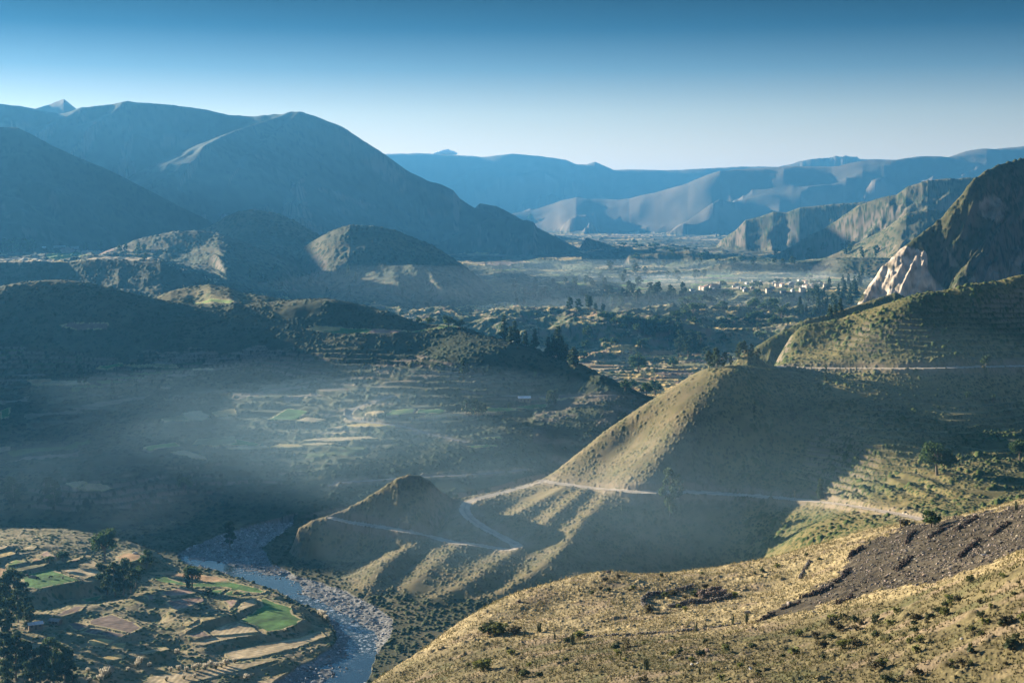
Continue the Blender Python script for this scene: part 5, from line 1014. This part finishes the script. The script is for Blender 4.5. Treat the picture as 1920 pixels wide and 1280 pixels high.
pal = np.array([(.40, .33, .175), (.45, .385, .205), (.30, .25, .125), (.22, .205, .085), (.15, .155, .062)]); pk = np.clip((rs.random(n) * 3.4 + 1.7 * (fbm(x / 12, y / 12, 3, 304) + .15)), 0, 4.99).astype(int); lw_ = LOWG[i_, j_][k]; pk = np.clip(pk + (rs.random(n) < lw_ * .75) * 1 + (rs.random(n) < lw_ * .4) * 1, 0, 4); col = pal[pk] * rs.uniform(.55, 1.12, (n, 1)) * (1 - .25 * lw_)[:, None]  # low tufts darker and more olive, the weaker sun put into their colour
o = link('grass', mesh_np('grass', v, np.arange(len(v)).reshape(-1, 4), np.repeat(col, nb * 4, 0), smooth=False), M_GRASS); o['kind'] = 'stuff'; o['label'] = 'dry golden grass tufts on the near slope'

# ---- houses
def house_meshes(L, Wd, H, R, wc, rc_, seed=0):
    m = MB(); l, w = L / 2, Wd / 2
    m.add([(-l, -w, -.6), (l, -w, -.6), (l, w, -.6), (-l, w, -.6), (-l, -w, H), (l, -w, H), (l, w, H), (-l, w, H), (-l, 0, H + R), (l, 0, H + R)],
          [(0, 1, 5, 4), (1, 2, 6, 9, 5), (2, 3, 7, 6), (3, 0, 4, 8, 7)], wc)
    r = MB(); e = .35; t = .14; k = R / w
    for s_ in (-1, 1):
        y1 = s_ * (w + e); z1 = H - e * k + .05; z0 = H + R + .05
        vv = [(-l - e, 0, z0), (l + e, 0, z0), (l + e, y1, z1), (-l - e, y1, z1)]; vv += [(a, b, c + t) for a, b, c in vv]
        r.add(vv, [(0, 1, 2, 3), (4, 7, 6, 5), (0, 4, 5, 1), (1, 5, 6, 2), (2, 6, 7, 3), (3, 7, 4, 0)], rc_)
    d = MB(); d.add([(-.5, -w - .03, -.1), (.5, -w - .03, -.1), (.5, -w - .03, 2), (-.5, -w - .03, 2), (-.5, -w - .09, -.1), (.5, -w - .09, -.1), (.5, -w - .09, 2), (-.5, -w - .09, 2)], [(4, 5, 6, 7), (0, 4, 7, 3), (1, 2, 6, 5), (3, 7, 6, 2)], (.10, .08, .06))
    wn = MB()
    for xx in (-l * .6, l * .6): wn.add([(xx - .45, -w - .03, 1), (xx + .45, -w - .03, 1), (xx + .45, -w - .03, 1.9), (xx - .45, -w - .03, 1.9), (xx - .45, -w - .07, 1), (xx + .45, -w - .07, 1), (xx + .45, -w - .07, 1.9), (xx - .45, -w - .07, 1.9)], [(4, 5, 6, 7), (0, 4, 7, 3), (1, 2, 6, 5), (3, 7, 6, 2), (0, 1, 5, 4)], (.05, .06, .07))
    out_ = []
    for nm, mb_, mt_ in (('wall', m, M_WALL), ('roof', r, M_ROOF), ('door', d, M_WOOD), ('window', wn, M_WOOD)):
        me = mb_.mesh(nm); me.materials.append(mt_); out_.append((nm, me))
    return out_
def house(meshes, loc, rz, label, group=None, name='house'):
    o = tagit(empty(name, loc, rz), label, 'house' if name == 'house' else 'shed', group)
    for nm, me in meshes: link(nm, me, parent=o)
    return o
WHITE, ADOBE, TIN, REDT = (.30, .275, .24), (.22, .17, .125), (.27, .27, .27), (.36, .20, .14)
for x_, y_, L, rz, wc, rc_, l_ in [(81, 467, 10, .3, WHITE, (.75, .78, .80), 'bright white house on the far left plain'), (112, 465, 24, .05, WHITE, TIN, 'long pale building right of the white house on the left plain'), (138, 466, 20, .05, (.6, .6, .6), TIN, 'second long pale building on the left plain, farther from the white house'), (983, 753, 9, .1, ADOBE, (.8, .8, .8), 'small house with a white roof above the green shelf field'),
                               (1430, 592, 7, .2, WHITE, TIN, 'lone pale house on the benches below the village'), (289, 474, 9, .2, WHITE, REDT, 'small white house right of the left plain fields'), (1206, 523, 12, .2, ADOBE, TIN, 'long shed like house on the pale flat left of the village')]:
    h3 = hit(x_, y_)
    if h3 is not None: house(house_meshes(L, min(L * .6, 8), 3.0, 1.3, wc, rc_), h3, rz, l_)
h3 = hit(66, 1177); house(house_meshes(6, 3.6, 2.1, .7, ADOBE, (.72, .74, .76)), h3, .5, 'small farm shed with a pale sheet roof beside the left thicket', name='shed')
h3 = hit(104, 1170); house(house_meshes(5, 3.2, 1.9, .8, (.20, .17, .14), (.30, .27, .23)), h3, -.3, 'low dark stone shed between the farm shed and the ploughed plots', name='shed')
VH = [(house_meshes(9, 6, 3.2, 1.4, WHITE, TIN), 'white walled village house with a pale sheet roof'), (house_meshes(8, 5.5, 3.0, 1.3, ADOBE, TIN), 'mud brown village house with a pale sheet roof'), (house_meshes(10, 6, 5.6, 1.5, (.62, .52, .42), REDT), 'two storey village house with a reddish roof'), (house_meshes(7, 5, 2.8, 1.2, (.70, .66, .60), (.45, .40, .36)), 'small cream village house with a dull roof')]
rs = np.random.default_rng(45); placed = []
for poly, n in (([(1290, 543), (1350, 538), (1345, 546), (1295, 546)], 7), ([(1370, 530), (1420, 524), (1500, 526), (1560, 532), (1540, 548), (1440, 552), (1380, 545)], 36)):
    k = 0
    for _ in range(2000):
        if k >= n: break
        x_ = rs.uniform(min(p[0] for p in poly), max(p[0] for p in poly)); y_ = rs.uniform(min(p[1] for p in poly), max(p[1] for p in poly))
        if not inpoly(np.array([x_]), np.array([y_]), poly)[0]: continue
        h3 = hit(x_, y_)
        if h3 is None or h3[1] > 4200 or any((h3[0] - a) ** 2 + (h3[1] - b) ** 2 < 150 for a, b in placed): continue
        placed.append((h3[0], h3[1])); ms, l_ = VH[int(rs.integers(0, 4))]; house(ms, h3, rs.choice([.2, 1.77]) + rs.normal(0, .1), l_, l_.replace('village house', 'village houses')); k += 1
# church of the village
h3 = hit(1336, 541)
if h3 is not None:
    o = tagit(empty('church', h3, .3), 'white village church with a small bell tower', 'church')
    for nm, me in house_meshes(20, 8, 6, 2, WHITE, REDT)[:3]: link(nm, me, parent=o)
    m = MB(); a = 1.9
    m.add([(11, -4.5, -.6), (14.5, -4.5, -.6), (14.5, -1, -.6), (11, -1, -.6), (11, -4.5, 11), (14.5, -4.5, 11), (14.5, -1, 11), (11, -1, 11), (12.75, -2.75, 13.5)], [(0, 1, 5, 4), (1, 2, 6, 5), (2, 3, 7, 6), (3, 0, 4, 7), (4, 5, 8), (5, 6, 8), (6, 7, 8), (7, 4, 8)], WHITE); link('bell_tower', m.mesh('bell_tower'), M_WALL, o)

# ---- farm animals and a straw stack in the pasture
def cow_mesh(col):
    me = bpy.data.meshes.new('cow'); J = [(0, 0, 1.05, .34), (.45, 0, 1.08, .36), (.85, 0, 1.10, .33), (1.15, 0, 1.05, .2), (1.42, 0, .75, .14), (1.62, 0, .50, .09), (-.4, 0, 1.10, .33), (-.62, 0, 1.0, .12), (-.70, 0, .55, .04)]
    E_ = [(0, 1), (1, 2), (2, 3), (3, 4), (4, 5), (0, 6), (6, 7), (7, 8)]
    for sx, par in ((.78, 2), (-.42, 6)):
        for sy in (-.2, .2):
            n = len(J); J += [(sx, sy, .72, .15), (sx + (.03 if par == 2 else -.09), sy, .40, .085), (sx, sy, 0.0, .065)]; E_ += [(par, n), (n, n + 1), (n + 1, n + 2)]
    me.from_pydata([j[:3] for j in J], E_, []); o = bpy.data.objects.new('tmp', me); COL.objects.link(o); sk = o.modifiers.new('s', 'SKIN'); o.modifiers.new('d', 'SUBSURF').levels = 1
    for k, j in enumerate(J): me.skin_vertices[0].data[k].radius = (j[3], j[3])
    me.skin_vertices[0].data[0].use_root = True
    dg = bpy.context.evaluated_depsgraph_get(); r = bpy.data.meshes.new_from_object(o.evaluated_get(dg)); bpy.data.objects.remove(o); r.name = 'cow'; attr_col(r, np.tile(np.array(col, np.float32), (len(r.vertices), 1))); r.materials.append(M_HIDE); return r
CW = [cow_mesh((.05, .04, .035)), cow_mesh((.16, .09, .05))]
for x_, y_, k, rz, l_ in [(94, 1084, 0, .3, 'dark cow grazing in the middle of the green pasture'), (118, 1085.5, 0, 2.0, 'dark cow right of the middle one in the green pasture'), (133, 1083, 1, .2, 'brown cow near the right wall of the green pasture'), (69, 1086, 0, 1.2, 'dark cow in front of the straw stack in the pasture'), (52, 1081, 1, 2.6, 'brown cow left of the straw stack in the pasture')]:
    h3 = hit(x_, y_)
    if h3 is not None: o = link('cow', CW[k]); o.location = h3; o.rotation_euler = (0, 0, rz); tagit(o, l_, 'cow')
def mound(name, h3, L, Wd, H, col, label, cat, seed):
    rs = np.random.default_rng(seed); n = 14; m = MB(); v = []
    for i, (h, r) in enumerate([(0, 1), (.25, 1.02), (.55, .85), (.8, .55), (.95, .25), (1.0, .05)]):
        for k in range(n): t = 2 * math.pi * k / n; q = r * rs.uniform(.86, 1.12); v.append((L * q * math.cos(t), Wd * q * math.sin(t), H * h * rs.uniform(.9, 1.05) - .1))
    f = [(i * n + k, i * n + (k + 1) % n, (i + 1) * n + (k + 1) % n, (i + 1) * n + k) for i in range(5) for k in range(n)]; f.append(tuple(range(5 * n, 6 * n)))
    m.add(v, f, col); o = link(name, m.mesh(name), M_GRASS); o.location = h3; tagit(o, label, cat)
mound('straw_stack', hit(61, 1082), 2.2, 1.4, 1.3, (.40, .34, .25), 'grey straw stack among the cows in the pasture', 'haystack', 1)
mound('straw_stack', hit(254, 1037), 1.6, 1.2, 1.0, (.66, .62, .54), 'pale straw heap on the orange threshing ground', 'haystack', 2)
mound('straw_stack', hit(443, 1112), 1.8, 1.3, 1.2, (.44, .31, .13), 'golden straw heap in the small green plot near the river', 'haystack', 3)

# ---- poles
def pole(x_, y_, hpx, label):
    h3 = hit(x_, y_)
    if h3 is None: return
    H = hpx / F * h3[1]; o = tagit(empty('utility_pole', h3), label, 'pole'); m = MB(); m.tube([(0, 0, -.3), (0, 0, H)], [.13, .09], (.22, .18, .14)); link('post', m.mesh('post', True), M_WOOD, o)
    m = MB(); m.tube([(-.9, 0, H - .5), (.9, 0, H - .5)], [.07, .07], (.20, .17, .14), 6); link('crossarm', m.mesh('crossarm'), M_WOOD, o)
pole(1490, 937, 20, 'thin utility pole by the dirt road left of the small pointed tree'); pole(1688, 988, 18, 'thin utility pole below the end of the dirt road')

# ---- smoke, mist and a cloud
import bmesh
def vol(name, mesh, dens, col, label, noise_s=None, aniso=.4):
    bm = bmesh.new(); bm.from_mesh(mesh); bmesh.ops.remove_doubles(bm, verts=bm.verts, dist=1e-3); bmesh.ops.recalc_face_normals(bm, faces=bm.faces)
    if bm.calc_volume(signed=True) < 0: bmesh.ops.reverse_faces(bm, faces=bm.faces)
    bm.to_mesh(mesh); bm.free()
    o = link(name, mesh); o['kind'] = 'stuff'; o['label'] = label; m = bpy.data.materials.new(name); m.use_nodes = True; n = m.node_tree; n.nodes.remove(n.nodes['Principled BSDF'])
    p = n.nodes.new('ShaderNodeVolumePrincipled'); p.inputs['Color'].default_value = (*col, 1); p.inputs['Density'].default_value = dens; p.inputs['Anisotropy'].default_value = aniso
    n.links.new(p.outputs[0], n.nodes['Material Output'].inputs['Volume']); o.data.materials.append(m); return o
def puff(chain, name, lumps=1, seed=0, nu=20):
    """closed lumpy tube through (x, y, z, radius) points"""
    m = MB(); rs = np.random.default_rng(seed); p = catmull([c[:3] for c in chain], 2); tt = np.linspace(0, 1, len(p)); rr = np.interp(tt, np.linspace(0, 1, len(chain)), [c[3] for c in chain]) * (1 + .25 * noise(tt * 9, tt * 0, seed))
    m.tube(p, rr, (1, 1, 1), 12); v = np.concatenate(m.v); f = m.f + [tuple(range(11, -1, -1))]; me = bpy.data.meshes.new(name); me.from_pydata(v.tolist(), [], f); me.update(); return me
h3 = hit(1488, 566)
if h3 is not None:
    x_, y_, z_ = h3
    vol('smoke', puff([(x_, y_, z_ - 1, 3), (x_ + 6, y_, z_ + 10, 8), (x_ + 16, y_ + 4, z_ + 24, 13), (x_ + 34, y_ + 8, z_ + 40, 18), (x_ + 60, y_ + 10, z_ + 54, 14), (x_ + 84, y_ + 12, z_ + 60, 2)], 'smoke', seed=3), .003, (.95, .95, .95), 'white smoke rising at the edge of the wood below the village')
for (a, b, c, d), l_ in [((66, 1032, 3, 1), 'thin bluish smoke drifting from the upper farm plots'), ((120, 1046, 3, 2), 'low smoke trailing over the wall right of the upper farm plots')]:
    x_, y_, z_ = hit(a, b)
    vol('smoke', puff([(x_, y_, z_, 1.2), (x_ + 5, y_ + 4, z_ + 5, 4), (x_ + 16, y_ + 10, z_ + 10, 8), (x_ + 34, y_ + 20, z_ + 16, 11), (x_ + 56, y_ + 30, z_ + 22, 9), (x_ + 76, y_ + 36, z_ + 25, 1)], 'smoke', seed=5 + d), .0005, (.6, .8, 1.0), l_)
def ellipsoid(name, c, r, seed=0):
    m = MB(); nu, nv = 40, 20; v = []
    for i in range(nv + 1):
        for k in range(nu):
            t = math.pi * i / nv; q = 2 * math.pi * k / nu; v.append((math.sin(t) * math.cos(q), math.sin(t) * math.sin(q), math.cos(t)))
    v = np.array(v); w = 1 + .22 * fbm(v[:, 0] * 1.7 + seed, v[:, 1] * 1.7 + v[:, 2], 3, seed); v = v * w[:, None] * np.array(r)
    f = [(i * nu + k, i * nu + (k + 1) % nu, (i + 1) * nu + (k + 1) % nu, (i + 1) * nu + k) for i in range(nv) for k in range(nu)]
    me = bpy.data.meshes.new(name); me.from_pydata((v + np.array(c)).tolist(), [], f); me.update(); return me
for k, (px_, py_, D_, r, dn) in enumerate([(600, 850, 985, (230, 160, 52), 1.6e-4), (590, 865, 965, (140, 100, 40), 1.8e-4), (620, 830, 990, (80, 70, 34), 2e-4), (400, 920, 910, (180, 90, 36), 1.4e-4), (740, 890, 940, (100, 70, 30), 1.8e-4), (250, 950, 890, (150, 60, 28), 1.6e-4), (1230, 1010, 738, (125, 42, 46), 4.5e-4), (1480, 960, 735, (110, 40, 40), 3e-4), (1640, 760, 800, (110, 40, 36), 3e-4), (1000, 1050, 735, (110, 60, 40), 3e-4)]):
    c = P(px_, py_, D_); vol('mist', ellipsoid('mist', (c[0], c[1], c[2] + 12), r, k), dn * 1.25, (.50, .78, 1.0), 'thin morning mist hanging over the shaded slopes above the river')
for k, (px_, py_, D_, r, dn) in enumerate([(1180, 515, 3000, (420, 320, 24), 2e-4), (1430, 548, 2650, (320, 240, 30), 4e-4), (1060, 560, 2500, (300, 260, 40), 2.5e-4), (1330, 610, 2150, (330, 220, 40), 2.2e-4), (820, 560, 2250, (300, 220, 45), 1e-4)]):
    c = P(px_, py_, D_); vol('mist', ellipsoid('mist', (c[0], c[1], c[2] + 8), r, 20 + k), dn, (.68, .86, 1.0), 'pale morning mist lying over the valley floor by the village')
c = P(835, 287.5, 19500); m = MB(); rs = np.random.default_rng(9); v = []; f = []
for k, (dx, dz, r) in enumerate([(-90, 0, 36), (-45, 6, 48), (0, 14, 52), (48, 8, 46), (95, 2, 40), (20, 26, 40), (-120, -4, 26), (125, -4, 26)]):
    e_ = ellipsoid('tmp_puff', (0, 0, 0), (r * 1.25, r * 1.2, r * .62), 40 + k); n0 = len(v); v += [tuple(np.array(q.co) + np.array([dx, 0, dz])) for q in e_.vertices]; f += [tuple(j + n0 for j in q.vertices) for q in e_.polygons]; bpy.data.meshes.remove(e_)
me = bpy.data.meshes.new('cloud'); me.from_pydata(v, [], f); me.polygons.foreach_set('use_smooth', np.full(len(me.polygons), True)); me.update()
mc = bpy.data.materials.new('cloud_white'); mc.use_nodes = True; mc.node_tree.nodes['Principled BSDF'].inputs['Base Color'].default_value = (.95, .95, .95, 1); mc.node_tree.nodes['Principled BSDF'].inputs['Roughness'].default_value = 1
o = link('cloud', me, mc); o.location = c; o['kind'] = 'structure'; o['label'] = 'tiny white cloud behind the far ridge'
print('trees and shrubs', NT[0])

# ------------------------------------------------------------------ air
def box(name, x0, x1, y0, y1, z0, z1):
    v = np.array([(x, y, z) for z in (z0, z1) for y in (y0, y1) for x in (x0, x1)], float)
    f = np.array([(0, 2, 3, 1), (4, 5, 7, 6), (0, 1, 5, 4), (2, 6, 7, 3), (0, 4, 6, 2), (1, 3, 7, 5)])
    return mesh_np(name, v, f, smooth=False)
hz = bpy.data.objects.new('haze', box('haze', -19000, 19000, -500, 17600, -12, 712)); COL.objects.link(hz); hz['kind'] = 'stuff'
m = bpy.data.materials.new('haze'); m.use_nodes = True; n = m.node_tree; n.nodes.remove(n.nodes['Principled BSDF'])
pv = n.nodes.new('ShaderNodeVolumePrincipled'); pv.inputs['Color'].default_value = (.095, .385, .77, 1); pv.inputs['Density'].default_value = 5.8e-5
pv.inputs['Anisotropy'].default_value = .35
n.links.new(pv.outputs[0], n.nodes['Material Output'].inputs['Volume']); hz.data.materials.append(m)
